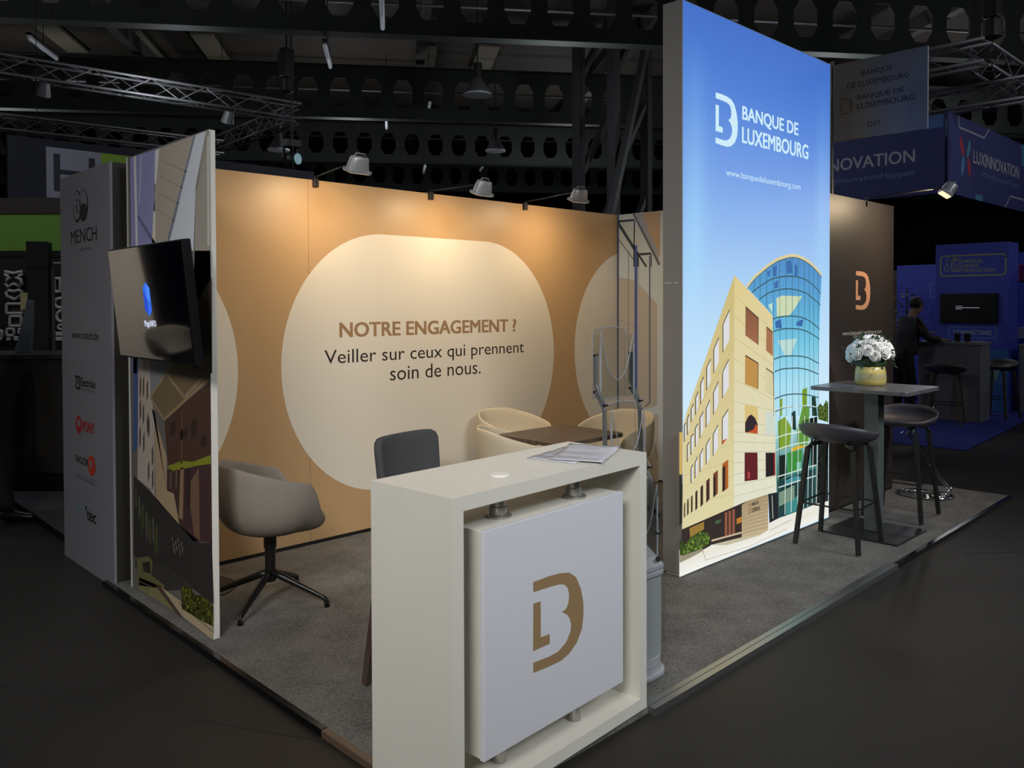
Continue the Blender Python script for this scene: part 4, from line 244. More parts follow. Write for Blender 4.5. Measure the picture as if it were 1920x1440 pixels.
def art(name, items, M, m, parent=None, step=.0003):
    T_ = [i for i in items if i[1] == 'T']; R_ = [i for i in items if i[1] != 'T']
    if T_ and (R_ or len(T_) > 1):       # every line of writing is a part of its own
        for i in T_: art('lettering', [i], M, m, parent, step)
        return art('printed_graphic' if name == 'lettering' else name, R_, M, m, parent, step) if R_ else None
    """items on the plane of M (local x,y on the print, z out of it); M's z axis faces the reader"""
    bm = bmesh.new(); cl = bm.loops.layers.float_color.new('Col')
    def face(pts, cols, layer):
        vs = [bm.verts.new(M @ Vector((x, y, step*layer))) for x, y in pts]
        try: f = bm.faces.new(vs)
        except ValueError: return
        for l, c in zip(f.loops, cols): l[cl] = c
    def poly(layer, col, pts):
        if len(col) == 2:
            ys = [p[1] for p in pts]; a, b = min(ys), max(ys); hi, lo = lin(col[0]), lin(col[1])
            cols = [tuple(lo[i]+(hi[i]-lo[i])*((y-a)/(b-a)) for i in range(3))+(1,) for y in ys]
        else: cols = [lin(col)]*len(pts)
        face(pts, cols, layer)
    def line(layer, w, col, pts):
        c = lin(col)
        for (x0, y0), (x1, y1) in zip(pts, pts[1:]):
            d = math.hypot(x1-x0, y1-y0) or 1; nx, ny = -(y1-y0)/d*w/2, (x1-x0)/d*w/2
            face([(x0+nx, y0+ny), (x0-nx, y0-ny), (x1-nx, y1-ny), (x1+nx, y1+ny)], [c]*4, layer)
    rnd = random.Random(3)
    for it in items:
        layer, k = it[0], it[1]
        if not isinstance(k, str): poly(layer, k, it[2])
        elif k[0] == 'L': line(layer, float(k[1:]), it[2], it[3])
        elif k == 'G':
            pts = it[3]
            st = [(0, (30, 80, 70)), (.5, (70, 130, 120)), (.8, (186, 228, 240)), (1.1, (168, 224, 244)), (1.4, (112, 196, 226)), (1.62, (92, 172, 216)), (1.95, (76, 142, 204))]
            ylo, yhi = min(p[1] for p in pts), max(p[1] for p in pts); nb = 24
            def gc(y):
                for (a, ca), (b, cb) in zip(st, st[1:]):
                    if y <= b or b == st[-1][0]:
                        t = min(1, max(0, (y-a)/(b-a))); return lin([ca[i]+(cb[i]-ca[i])*t for i in range(3)])
            for q in range(nb):
                a, b = ylo+(yhi-ylo)*q/nb, ylo+(yhi-ylo)*(q+1)/nb
                sl = [(p[1], p[0]) for p in clipx([(y, x) for x, y in pts], a, b)]
                if len(sl) > 2: face(sl, [gc(y) for x, y in sl], layer)
        elif k in ('BUSH', 'DARK'):
            c, pts = it[2], it[3]; poly(layer, tuple(v*.55 for v in c), pts)
            xs = [p[0] for p in pts]; ys = [p[1] for p in pts]
            n = 0; sz = .05*math.sqrt((max(xs)-min(xs))*(max(ys)-min(ys)))+.003
            for _ in range(1500):
                p = (rnd.uniform(min(xs), max(xs)), rnd.uniform(min(ys), max(ys)))
                if not inside(p, pts): continue
                n += 1
                if n > 260: break
                g = rnd.uniform(.4, 1.5) if k == 'BUSH' else rnd.uniform(.3, 1.9); cc = lin([min(255, v*g) for v in c]); a = rnd.uniform(0, 6.3); s_ = sz*rnd.uniform(.35, .8)
                q = [(p[0]+s_*math.cos(a+t), p[1]+s_*math.sin(a+t)) for t in (0, 2.1, 4.2)]
                if all(inside(z, pts) for z in q): face(q, [cc]*3, layer+1)
        elif k == 'T':
            col, s_, (x0, y0, x1, y1), bold = it[2:6]
            vs, fs = text_geo(s_); ax = min(v[0] for v in vs); bx = max(v[0] for v in vs); ay = min(v[1] for v in vs); by = max(v[1] for v in vs)
            c = lin(col); e_ = max(0, bold)*(y1-y0)
            # heavier weights: the same outline laid down a few times, shifted by a fraction of the stroke
            for n_, (dx, dy) in enumerate([(0, 0)] if e_ == 0 else [(-1, -1), (1, -1), (-1, 1), (1, 1), (0, 0)]):
                W_ = [(x0+e_+(v[0]-ax)/(bx-ax)*(x1-x0-2*e_)+dx*e_, y0+e_*.5+(v[1]-ay)/(by-ay)*(y1-y0-e_)+dy*e_*.5) for v in vs]
                for f in fs: face([W_[i] for i in f], [c]*len(f), layer+n_*.05)
    me = bpy.data.meshes.new(name); bm.normal_update(); bm.to_mesh(me); bm.free(); me.materials.append(m)
    o = bpy.data.objects.new(name, me); COL.objects.link(o)
    if parent: o.parent = parent
    return o
def logo_items(layer, col, x0, y0, x1, y1):
    # letter mark in skewed measured shape: removed slant below
    return [(layer, col, [(x0+(x1-x0)*a, y0+(y1-y0)*b) for a, b in q]) for q in (LOGO_D, LOGO_L)]
# ------------------------------------------------------------------ hall shell
concrete = mat('dark_concrete', (41, 38, 34), .55, var=.25, vscale=1.3, bump=.08, bscale=60, spec=.3)
black = mat('matt_black', (14, 14, 15), .5)
fl = MB(); fl.box(-22, 45, -22, 45, -.2, 0)
floor = tag(fl.build('floor', concrete), kind='structure')
jm = mat('joint_dark', (30, 28, 26), .9)
j = MB()
for x0, y0, x1, y1 in [(-4, 6.0, -.09, -1.15), (1.3, -6.0, 9.0, -2.6), (4.2, -2.05, 9.5, -6.5), (-3.5, -4.5, 2.6, -9.5)]:
    d = Vector((x1-x0, y1-y0, 0)); L = d.length; M = Matrix.Translation((x0, y0, 0)) @ Matrix.Rotation(math.atan2(d.y, d.x), 4, 'Z')
    j.box(0, L, -.006, .006, .0003, .0012, M)
tag(j.build('floor_joints', jm, floor), None)
roofm = mat('roof_boards', (58, 50, 42), .8)
nt = roofm.node_tree; tcx = nt.nodes.new('ShaderNodeTexCoord'); wv = nt.nodes.new('ShaderNodeTexWave'); wv.inputs['Scale'].default_value = 2.2
mpg = nt.nodes.new('ShaderNodeMapping'); mpg.inputs['Rotation'].default_value = (0, 0, math.radians(-36))
rr = nt.nodes.new('ShaderNodeValToRGB'); rr.color_ramp.elements[0].color = lin((40, 35, 30)); rr.color_ramp.elements[1].color = lin((80, 71, 60))
nt.links.new(tcx.outputs['Object'], mpg.inputs[0]); nt.links.new(mpg.outputs[0], wv.inputs['Vector']); nt.links.new(wv.outputs['Fac'], rr.inputs['Fac']); nt.links.new(rr.outputs[0], nt.nodes['Principled BSDF'].inputs['Base Color'])
c = MB(); c.box(-22, 45, -22, 45, 8.0, 8.2); tag(c.build('ceiling', roofm), kind='structure')
hallw = mat('hall_wall_dark', (20, 20, 22), .9)
for nm, b in [('wall_far', (-22, 45, 45, 45.2, 0, 8)), ('wall_right', (45, 45.2, -22, 45, 0, 8)), ('wall_near', (-22, 45, -22.2, -22, 0, 8)), ('wall_left', (-22.2, -22, -22, 45, 0, 8))]:
    w = MB(); w.box(*b); tag(w.build(nm, hallw), kind='structure')

# ------------------------------------------------------------------ stand carpet and its edges
cpt = mat_carpet('grey_needle_felt', (79, 78, 76), (137, 135, 131))
def slab(corners, z0, z1):
    b = MB(); b.prism(corners, Matrix.Translation((0, 0, z0)), z1-z0); return b
carpet = thing('carpet', 'grey felt carpet covering the whole raised stand floor', 'carpet', (3, -.4, 0))
cc = [(-.055, -1.9), (6.13, -1.787), (6.07, 1.3), (-.055, 1.3)]
o = slab([(x-3, y+.4) for x, y in cc], .001, .03).build('carpet_surface', cpt, carpet)
alu = mat('brushed_aluminium', (170, 172, 172), .3, .9)
t = MB(); t.box(-.03, 0, 0, 2.42, 0, .03)
tape = t.build('edge_strip', mat('black_gloss_edge', (12, 12, 14), .2), carpet, bevel=.003, loc=(-3.055, -.72, 0)); tag(tape, 'black gloss edge strip')
t = MB(); t.box(-.03, 0, 0, .78, 0, .03)
tag(t.build('edge_strip', mat('brown_edge', (96, 80, 66), .5), carpet, bevel=.003, loc=(-3.055, -1.5, 0)), 'bare brown edge strip')
t = MB(); A_ = Vector((.96, -1.884, 0)); B_ = Vector((6.13, -1.789, 0)); d = (B_-A_); M = Matrix.Translation(A_) @ Matrix.Rotation(math.atan2(d.y, d.x), 4, 'Z')
t.box(0, 2.6, -.032, -.002, 0, .0298, M); t.box(0, 2.6, .002, .03, .028, .0301, M)
tag(t.build('edge_profile', alu, carpet, loc=(-3, .4, 0)), 'silver aluminium edge profile')
t = MB(); t.box(2.6, d.length, -.03, -.002, 0, .03, M); t.build('edge_strip', MATS['black_gloss_edge'], carpet, loc=(-3, .4, 0))

# ------------------------------------------------------------------ stand walls
tan = mat('tan_vinyl', (184, 150, 108), .42, var=.015, vscale=2, spec=.45)
wb = MB(); wb.box(.036, 4.487+.04, 1.086, 1.13, .055, 2.5)
wall_back = tag(wb.build('wall_back', tan), kind='structure')
wsh = MB(); wsh.box(.04, 4.487, 1.088, 1.128, .03, .055)
tag(wsh.build('baseboard_back', black), kind='structure')
# printed ovals + slogan
def oval(cx):
    pts = []; z0, z1, hw = .318, 2.164, 1.315; rx, rz = .82, .923
    for sx, sz, a0 in [(1, 1, 0), (-1, 1, PI/2), (-1, -1, PI), (1, -1, 1.5*PI)]:
        for k in range(25):
            a = a0+k*PI/48; pts.append((cx+sx*(hw-rx)+rx*math.cos(a), (z0+z1)/2+rz*math.sin(a)))
    return pts
cream = (218, 210, 194)
Mback = frame_from((0, 1.0855, 0), (1, 0, 0), (0, 0, 1))
art('printed_ovals', [(1, cream, oval(2.285)), (1, cream, clipx(oval(-.645), .036, 4.486)), (1, cream, clipx(oval(5.189), .036, 4.486))], Mback, mat_print('satin_print', .42), wall_back)
art('lettering', [(2, 'T', (150, 120, 88), 'NOTRE ENGAGEMENT ?', (1.416, 1.428, 3.141, 1.534), .045),
                  (2, 'T', (40, 34, 28), 'Veiller sur ceux qui prennent', (1.296, 1.219, 3.229, 1.345), -.004),
                  (2, 'T', (40, 34, 28), 'soin de nous.', (1.844, 1.100, 2.735, 1.207), -.004)], Mback, MATS['satin_print'], wall_back)
sm = MB(); sm.box(1.179, 1.182, 1.0853, 1.0862, .055, 2.5)
sm.build('panel_seam', mat('seam_tan', (150, 112, 74), .5), wall_back)
# inner side wall of the storage room with glass facade print
ws = MB(); ws.box(4.487, 4.527, -.93, 1.086, .05, 2.5)
wall_side = tag(ws.build('wall_side', mat('print_white', (196, 194, 190), .5)), kind='structure')
Mside = frame_from((4.4865, 1.086, 0), (0, -1, 0), (0, 0, 1))
art('printed_facade', [(0, (188, 200, 206), [(0, .05), (2.0, .05), (2.0, 2.5), (0, 2.5)])] + SIDE_ART, Mside, mat_print('matt_print', .55), wall_side)
w2 = MB(); w2.box(5.68, 5.72, -.951, 1.086, .05, 2.5); tag(w2.build('wall_storage', mat('brown_board', (74, 60, 52), .5)), kind='structure')
w3 = MB(); w3.box(4.53, 5.72, 1.09, 1.13, .05, 2.5); tag(w3.build('wall_storage_back', MATS['brown_board']), kind='structure')

# left partition with the building picture
pan = thing('partition_panel', 'thin tall white-edged panel with sunny building photo print', 'panel', (.0175, .5, .03))
b = MB(); b.box(-.0175, .0175, -.5, .58, 0, 2.47)
b.build('panel_frame', mat('warm_white_lacquer', (222, 220, 212), .4), pan, bevel=.002)
Mleft = frame_from((-.0178, 1.05-.5, -.03), (0, -1, 0), (0, 0, 1))
art('printed_photo', [(0, (112, 110, 106), [(0, .03), (1.05, .03), (1.05, 2.5), (0, 2.5)])] + LEFT_ART, Mleft, MATS['satin_print'], pan)

# brown panel right of the tower
bp = thing('partition_panel', 'dark brown wall panel with copper letter emblem behind the bar table', 'panel', (5.02, -.97, .03))
b = MB(); b.box(-.69, .70, -.025, .015, .02, 2.472); b.build('board', mat('brown_satin', (56, 49, 45), .45), bp, bevel=.002)
b = MB(); b.box(-.69, .70, -.02, .012, 0, .02); b.build('plinth', black, bp)
Mbr = frame_from((0, -.0256, -.03), (1, 0, 0), (0, 0, 1))
art('emblem', logo_items(1, (226, 168, 128), 4.951-5.02, 1.602, 5.231-5.02, 1.917), Mbr, MATS['satin_print'], bp)
art('lettering', [(1, 'T', (200, 196, 192), 'www.banquedeluxembourg.com', (4.709-5.02, 1.388, 5.464-5.02, 1.436), .0)], Mbr, MATS['satin_print'], bp)

# ------------------------------------------------------------------ light box tower
tw = thing('lightbox_tower', 'tall glowing lightbox tower showing blue sky and bank building', 'lightbox', (2.393, -1.0, .03))
grey = mat('grey_aluminium_frame', (150, 148, 145), .45, .25)
b = MB(); b.box(0, 1.931, -.069, .069, .012, 3.414); b.build('frame', grey, tw, bevel=.003)
b = MB(); b.box(.01, 1.92, -.05, .05, -.0, .012); b.build('base_plate', mat('white_base', (225, 225, 222), .4), tw)
b = MB()
for y0, y1 in [(-.045, -.012), (.008, .06)]: b.box(-.0012, 0, y0, y1, 1.748, 1.752)
b.build('frame_joint', MATS['white_base'], tw)
sky = []
NX, NY = 14, 30
def skycol(u, v):
    st = [(.0, (214, 240, 252)), (1.0, (206, 236, 252)), (1.45, (190, 224, 250)), (1.85, (168, 206, 246)), (2.2, (140, 182, 240)), (2.55, (112, 156, 230)), (2.95, (84, 132, 218)), (3.2, (72, 120, 208)), (3.45, (66, 112, 200))]
    for (a, ca), (b_, cb) in zip(st, st[1:]):
        if v <= b_ or b_ == 3.45:
            t_ = (v-a)/(b_-a); c_ = [ca[i]+(cb[i]-ca[i])*t_ for i in range(3)]; break
    e_ = max(math.exp(-((u-.12)/.12)**2), .9*math.exp(-((u-1.84)/.1)**2))*max(0, min(1, (3.3-v)/1.2))  # LED edge glow of the lightbox, mixed into the sky colours
    return [c_[0]+(168-c_[0])*e_*.5 if c_[0] < 168 else c_[0], c_[1]+(224-c_[1])*e_*.55 if c_[1] < 224 else c_[1], c_[2]+(255-c_[2])*e_*.6]
def sky_print():
    bm = bmesh.new(); cl = bm.loops.layers.float_color.new('Col'); V = []
    us = [.006+1.919*i/NX for i in range(NX+1)]; vs_ = [.012+3.396*k/NY for k in range(NY+1)]
    V = [[bm.verts.new((u, -.0697, v)) for v in vs_] for u in us]
    for i in range(NX):
        for k in range(NY):
            f = bm.faces.new([V[i][k], V[i+1][k], V[i+1][k+1], V[i][k+1]])
            for l, (a, b_) in zip(f.loops, [(i, k), (i+1, k), (i+1, k+1), (i, k+1)]): l[cl] = lin(skycol(us[a], vs_[b_]+.03))
    me = bpy.data.meshes.new('backlit_fabric'); bm.to_mesh(me); bm.free(); me.materials.append(mat_print('backlit_print', .6, True, .97))
    o = bpy.data.objects.new('backlit_fabric', me); COL.objects.link(o); o.parent = tw; return o
fab = sky_print()
Mt = frame_from((0, -.0698, -.03), (1, 0, 0), (0, 0, 1))
art('printed_building', TOWER_ART + logo_items(6, (150, 100, 70), .755, .272, .782, .342) + [(6, 'T', (50, 46, 44), 'BANQUE DE', (.795, .315, .885, .343), .03), (6, 'T', (50, 46, 44), 'LUXEMBOURG', (.795, .277, .905, .305), .03)], Mt, MATS['backlit_print'], fab)
wl = (206, 238, 252)
art('lettering', logo_items(2, wl, .357, 2.641, .617, 2.959) + [(2, 'T', wl, 'BANQUE DE', (.671, 2.824, 1.428, 2.929), .032), (2, 'T', wl, 'LUXEMBOURG', (.669, 2.690, 1.579, 2.794), .032), (2, 'T', wl, 'www.banquedeluxembourg.com', (.48, 2.448, 1.46, 2.502), .0)], Mt, MATS['backlit_print'], fab)

# ------------------------------------------------------------------ reception counter
white = mat('white_melamine', (226, 224, 214), .42, var=.012, vscale=6)
panelw = mat('cool_white_panel', (222, 224, 232), .3)
steel = mat('brushed_steel', (176, 174, 168), .34, .75)
ca = math.radians(3.38)
ct = thing('reception_counter', 'white open frame reception counter with gold emblem in front', 'counter', (-.121, -1.947, .03), ca)
Wc, Dc, Hc, th = 1.07, .40, 1.03, .047
Mfx = frame_from((0, Dc, 0), (1, 0, 0), (0, 0, 1))     # mitred frame boards, extruded along the depth
b = MB(); b.prism([(0, Hc), (th, Hc-th), (Wc-th, Hc-th), (Wc, Hc)], Mfx, Dc); b.build('worktop', white, ct)
b = MB(); b.prism([(0, 0), (th, th), (th, Hc-th), (0, Hc)], Mfx, Dc); b.build('side_panel', white, ct)
b = MB(); b.prism([(Wc, 0), (Wc, Hc), (Wc-th, Hc-th), (Wc-th, th)], Mfx, Dc); b.build('side_panel', white, ct)
b = MB(); b.prism([(0, 0), (Wc, 0), (Wc-th, th), (th, th)], Mfx, Dc); b.build('bottom_panel', white, ct)
bx0, bx1, bz0, bz1 = .145, .915, .155, .895
b = MB(); b.box(bx0, bx1, .028, .398, bz0, bz1); ib = b.build('inner_box', white, ct, bevel=.0015)
b = MB(); b.box(bx0-.003, bx1+.003, .008, .0275, bz0-.002, bz1+.002); fp = b.build('front_panel', panelw, ib, bevel=.0015)
Mc = frame_from((0, .0076, 0), (1, 0, 0), (0, 0, 1))
tag(art('emblem', logo_items(1, (158, 132, 96), .383, .388-.03, .6646, .706-.03), Mc, MATS['satin_print'], ib), 'gold letter emblem')
for x, y in [(.325, .115), (.725, .10)]:
    for z0, z1 in [(bz1, Hc-th), (th, bz0)]:
        b = MB(); b.lathe([(.026, z0), (.026, z1)], 24)
        if z0 == bz1: b.lathe([(.048, z0+.0005), (.048, z0+.006), (.044, z0+.008)], 28); b.lathe([(.031, z0+.008), (.031, z0+.035), (.027, z0+.037)], 24)
        b.build('steel_standoff', steel, ct, smooth=False, loc=(x, y, 0), bevel=.001)
# on the counter
g = thing('cable_grommet', 'small round white disc on the counter top', 'disc', (.216, -1.80, 1.0605))
b = MB(); b.lathe([(.036, 0), (.036, .004), (.033, .007), (.024, .0075), (.022, .006)], 32); b.build('disc', mat('white_plastic', (235, 232, 226), .35), g)
b = MB(); b.lathe([(.021, .0062), (.021, .0076), (.0, .0078)], 24, capb=True, capt=False); b.build('cap', MATS['white_plastic'], g)
paperm = mat('paper', (206, 206, 214), .7)
inkm = mat('grey_ink', (140, 140, 150), .8)
def sheet(name, label, cx, cy, rz, zz, curl, seed):
    t_ = thing(name, label, 'paper', (cx, cy, zz), rz, 'leaflets on the counter')
    rnd = random.Random(seed); w_, h_ = .21, .297
    def zf(u, v): return .0015+curl*max(0, (v-.55))**2*.16+curl*.004*math.sin(5*u+seed)*(v)+.002*math.sin(3*v*PI)**2
    b = MB(); b.grid(lambda u, v: Vector(((u-.5)*w_, (v-.5)*h_, zf(u, v))), 9, 13)
    o = b.build('sheet', paperm, t_, smooth=True); s_ = o.modifiers.new('solid', 'SOLIDIFY'); s_.thickness = .0006
    b = MB()
    for k in range(15):
        v0 = .08+k*.058; u1 = rnd.uniform(.5, .92)
        if k in (4, 9): continue
        n = 6
        for q in range(n):
            ua, ub = .08+(u1-.08)*q/n, .08+(u1-.08)*(q+1)/n
            vs = [b.bm.verts.new(((u-.5)*w_, (v-.5)*h_, zf(u, v)+.0007)) for u, v in [(ua, v0), (ub, v0), (ub, v0+.016), (ua, v0+.016)]]; b.bm.faces.new(vs)
    b.build('printed_lines', inkm, o); return t_
sheet('leaflet', 'pale printed sheet lying flat at the right end of the counter top', .68, -1.71, math.radians(-78), 1.0605, .05, 1)
sheet('leaflet', 'pale printed sheet with raised edge overlapping the flat sheet on the counter', .715, -1.76, math.radians(-64), 1.0655, .35, 2)

# ------------------------------------------------------------------ tub chairs
fabr = mat('beige_wool', (204, 192, 168), .9, var=.08, vscale=160, bump=.25, bscale=500, spec=.15)
fabg = mat('stone_grey_wool', (136, 128, 118), .9, var=.08, vscale=160, bump=.25, bscale=500, spec=.15)
blk = mat('black_powder_coat', (16, 16, 17), .35)
def sstep(a, b, x):
    t_ = max(0, min(1, (x-a)/(b-a))); return t_*t_*(3-2*t_)
def shell_fn(zb, hb, ha, hf, rx, ry, e=.55, lean=.02, k0=.5, k1=1.9, k2=2.5):
    def fn(u, v):
        ph = 2*PI*u; d = min(ph, 2*PI-ph)       # 0 at the back
        if d < k1: h = hb+(ha-hb)*(.35*sstep(k0, k1, d)+.65*max(0, (d-k0)/(k1-k0)) if d > k0 else 0)
        else: h = ha+(hf-ha)*sstep(k1, k2, d)
        a = (.04+.96*v)*PI/2; rr_ = math.sin(a)**e; zz = 1-max(0, math.cos(a))**e
        if v > .999: zz = 1
        ex = 1+lean*zz*(1 if d < 1.2 else .3)
        x = -math.cos(ph)*rx*rr_*ex; y = math.sin(ph)*ry*rr_*ex
        return Vector((x, y, zb+(h-zb)*zz))
    return fn
def make_tub(label, group, fab_):
    t_ = thing('tub_chair', label, 'chair', (0, 0, .03), 0, group)
    b = MB(); b.grid(shell_fn(.40, .80, .69, .47, .285, .29, k1=2.05, k2=2.55), 48, 14, True)
    b.bm.verts.ensure_lookup_table()
    inner = [v for v in b.bm.verts if (v.co.x**2+v.co.y**2) < .0075 and v.co.z < .45]
    b.bm.faces.new([b.bm.verts[i*14] for i in range(48)])
    o = b.build('seat_shell', fab_, t_, smooth=True); m_ = o.modifiers.new('solid', 'SOLIDIFY'); m_.thickness = .022; m_.offset = 0
    s_ = o.modifiers.new('sub', 'SUBSURF'); s_.levels = 1; s_.render_levels = 1
    b = MB(); b.lathe([(.028, .16), (.028, .30), (.034, .302), (.034, .395)], 20); b.lathe([(.03, .12), (.036, .16)], 20)
    b.build('column', blk, t_, bevel=.002)
    for k in range(4):
        a = math.radians(-45)+PI/2*k; cs, sn = math.cos(a), math.sin(a)
        b = MB(); b.tube([(cs*r_, sn*r_, z_) for r_, z_ in [(.02, .165), (.06, .15), (.30, .052), (.318, .042), (.325, .022), (.328, 0.004)]], [.021, .02, .014, .014, .013, .015], 8)
        lg = b.build('leg', blk, t_, smooth=True)
        b = MB(); b.lathe([(.016, 0), (.016, .005)], 12); b.build('foot_glide', blk, lg, loc=(cs*.328, sn*.328, 0))
    return t_
tub = make_tub('grey tub chair with black star base beside the tall photo panel', 'tub chairs on the stand', fabg)
tub.location = (.449, .272, .03); tub.rotation_euler.z = math.radians(-10)
tub_b = make_tub('beige tub chair behind the dark square table, back to the long wall', 'tub chairs on the stand', fabr)
tub_b.location = (2.78, .72, .03); tub_b.rotation_euler.z = math.radians(-84)
def tub_copy(label, x, y, rz):
    o = copy_tree(tub_b); o.location = (x, y, .03); o.rotation_euler.z = math.radians(rz); o['label'] = label; return o
tub_copy('beige tub chair left of the dark square table, seen from outside', 2.24, .14, -32)
tub_copy('beige tub chair right of the dark square table, behind the clear brochure stand', 3.24, .12, 176)

# ------------------------------------------------------------------ meeting table
wd = mat_wood('dark_oak', (74, 62, 54), (104, 90, 78), .4)
mt_ = thing('meeting_table', 'square dark wood table with rounded corners between the beige tub chairs', 'table', (2.56, .05, .03))
b = MB(); b.prism(rrect(-.345, -.30, .345, .30, .05, 6), Matrix.Translation((0, 0, .69)), .028); b.build('table_top', wd, mt_, bevel=.004)
b = MB(); b.lathe([(.035, .012), (.035, .69)], 24); b.build('column', blk, mt_)
b = MB(); b.prism(rrect(-.2, -.2, .2, .2, .03), Matrix.Translation((0, 0, 0)), .012); b.build('base_plate', blk, mt_, bevel=.003)

# ------------------------------------------------------------------ upholstered bar stool behind the counter
gfab = mat('charcoal_upholstery', (72, 73, 74), .85, var=.05, vscale=200, bump=.2, bscale=600, spec=.2)
edgef = mat('taupe_piping', (92, 84, 74), .8)
dkw = mat_wood('walnut_dark', (58, 46, 40), (78, 64, 56), .5)
st = thing('bar_stool', 'charcoal upholstered bar stool with wooden legs behind the reception counter', 'stool', (.551, -1.08, .03), math.radians(-80.6))
# local +x is the way the sitter looks
def backfn(u, v):
    y = (u-.5)*.40; z = .72+v*.325
    cut = 0
    xx = -.215-.03*(v-.3)+.05*(2*abs(u-.5))**2.2
    return Vector((xx, y, z))
b = MB(); pts = rrect(-.2, 0, .2, .345, .045, 6)
def wrap(p): u = p[0]/.40+.5; v = p[1]/.345; return Vector((-.205-.035*v+.035*(2*abs(u-.5))**2.2, p[0]*(.93+.07*v), .70+p[1]))
NI = 12
rows = []
b.grid(lambda u, v: wrap(((u-.5)*.40*(1-.0), v*.345)), 13, 10)
for v in b.bm.verts:   # round the two top corners
    pass
o = b.build('backrest', gfab, st, smooth=True); m_ = o.modifiers.new('solid', 'SOLIDIFY'); m_.thickness = .036; m_.offset = 0
bv = o.modifiers.new('bevel', 'BEVEL'); bv.width = .012; bv.segments = 3; bv.limit_method = 'ANGLE'; bv.angle_limit = math.radians(50)
def rounded_back(ob):
    me = ob.data; bm = bmesh.new(); bm.from_mesh(me)
    top = max(v.co.z for v in bm.verts); w_ = max(abs(v.co.y) for v in bm.verts); r_ = .05
    for v in bm.verts:
        dy = abs(v.co.y)-(w_-r_); dz = v.co.z-(top-r_)
        if dy > 0 and dz > 0:
            L_ = max(dy, dz); D_ = math.hypot(dy, dz); s_ = L_/D_ if D_ > 1e-6 else 1
            v.co.y = math.copysign((w_-r_)+dy*s_, v.co.y); v.co.z = (top-r_)+dz*s_
    bm.to_mesh(me); bm.free()
rounded_back(o)
b = MB(); b.prism(rrect(-.2, -.195, .2, .195, .06, 6), Matrix.Translation((0, 0, .685)), .06); b.build('seat', gfab, st, smooth=False, bevel=.015, seg=3)
for sx, sy in [(-1, 1), (-1, -1), (1, 1), (1, -1)]:
    b = MB(); b.tube([(sx*.17, sy*.17, .69), (sx*(.195 if sx < 0 else .235), sy*.275 if sx < 0 else sy*.25, .008)], [.026, .021], 4); lg = b.build('leg', dkw, st, bevel=.003)
b = MB(); q = .2
for a_, c_ in [((q, q), (q, -q)), ((q, -q), (-q, -q)), ((-q, -q), (-q, q)), ((-q, q), (q, q))]:
    b.tube([(a_[0]*1.02, a_[1]*1.04, .30), (c_[0]*1.02, c_[1]*1.04, .30)], .009, 8)
b.build('footrest', blk, st)

# ------------------------------------------------------------------ bar table, stools, flowers
ht_m = mat_wood('grey_oak_top', (84, 82, 86), (104, 102, 106), .35)
bt = thing('bar_table', 'tall square bar table with dark top and black column carrying white roses', 'table', (4.2, -1.455, .03))
b = MB(); b.prism(rrect(-.30, -.34, .30, .34, .035, 6), Matrix.Translation((0, 0, 1.01)), .027); b.build('table_top', ht_m, bt, bevel=.003)
b = MB(); b.box(-.05, .05, -.05, .05, .015, 1.01); b.build('column', mat('anthracite_column', (86, 93, 92), .4), bt, bevel=.004)
b = MB(); b.box(-.265, .265, -.265, .265, 0, .014); b.build('base_plate', mat('anthracite_plate', (34, 35, 38), .4), bt, bevel=.003)
stool_shell = mat('dark_plum_plastic', (62, 60, 70), .45)
def make_stool(label, group, shellm, legm):
    t_ = thing('bar_stool', label, 'stool', (0, 0, .03), 0, group)
    b = MB(); b.grid(shell_fn(.695, .835, .775, .745, .215, .245, .7, .06, .3, 1.7, 2.4), 40, 12, True)
    b.bm.verts.ensure_lookup_table(); b.bm.faces.new([b.bm.verts[i*12] for i in range(40)])
    o = b.build('seat_shell', shellm, t_, smooth=True); m_ = o.modifiers.new('solid', 'SOLIDIFY'); m_.thickness = .012; m_.offset = 0
    for sx, sy in [(-1, 1), (-1, -1), (1, 1), (1, -1)]:
        b = MB(); b.tube([(sx*.08, sy*.08, .69), (sx*.13, sy*.13, .682), (sx*.15, sy*.15, .655), (sx*.21, sy*.21, .008)], [.016, .02, .022, .02], 4)
        b.build('leg', legm, t_, bevel=.003)
    b = MB(); q = .185
    for a_, c_ in [((q, q), (q, -q)), ((q, -q), (-q, -q)), ((-q, -q), (-q, q)), ((-q, q), (q, q))]:
        b.tube([(a_[0], a_[1], .285), (c_[0], c_[1], .285)], .006, 8)
    b.build('footrest', blk, t_)
    return t_
blegs = mat('black_stained_oak', (26, 28, 28), .5)
s1 = make_stool('dark bar stool with low curved back in front of the lit tower', 'bar stools by the bar table', stool_shell, blegs)
s1.location = (3.735, -1.41, .03); s1.rotation_euler.z = math.radians(3)
s2 = copy_tree(s1); s2.location = (4.81, -1.41, .03); s2.rotation_euler.z = math.radians(183); s2['label'] = 'dark bar stool on the far right side of the bar table with roses'

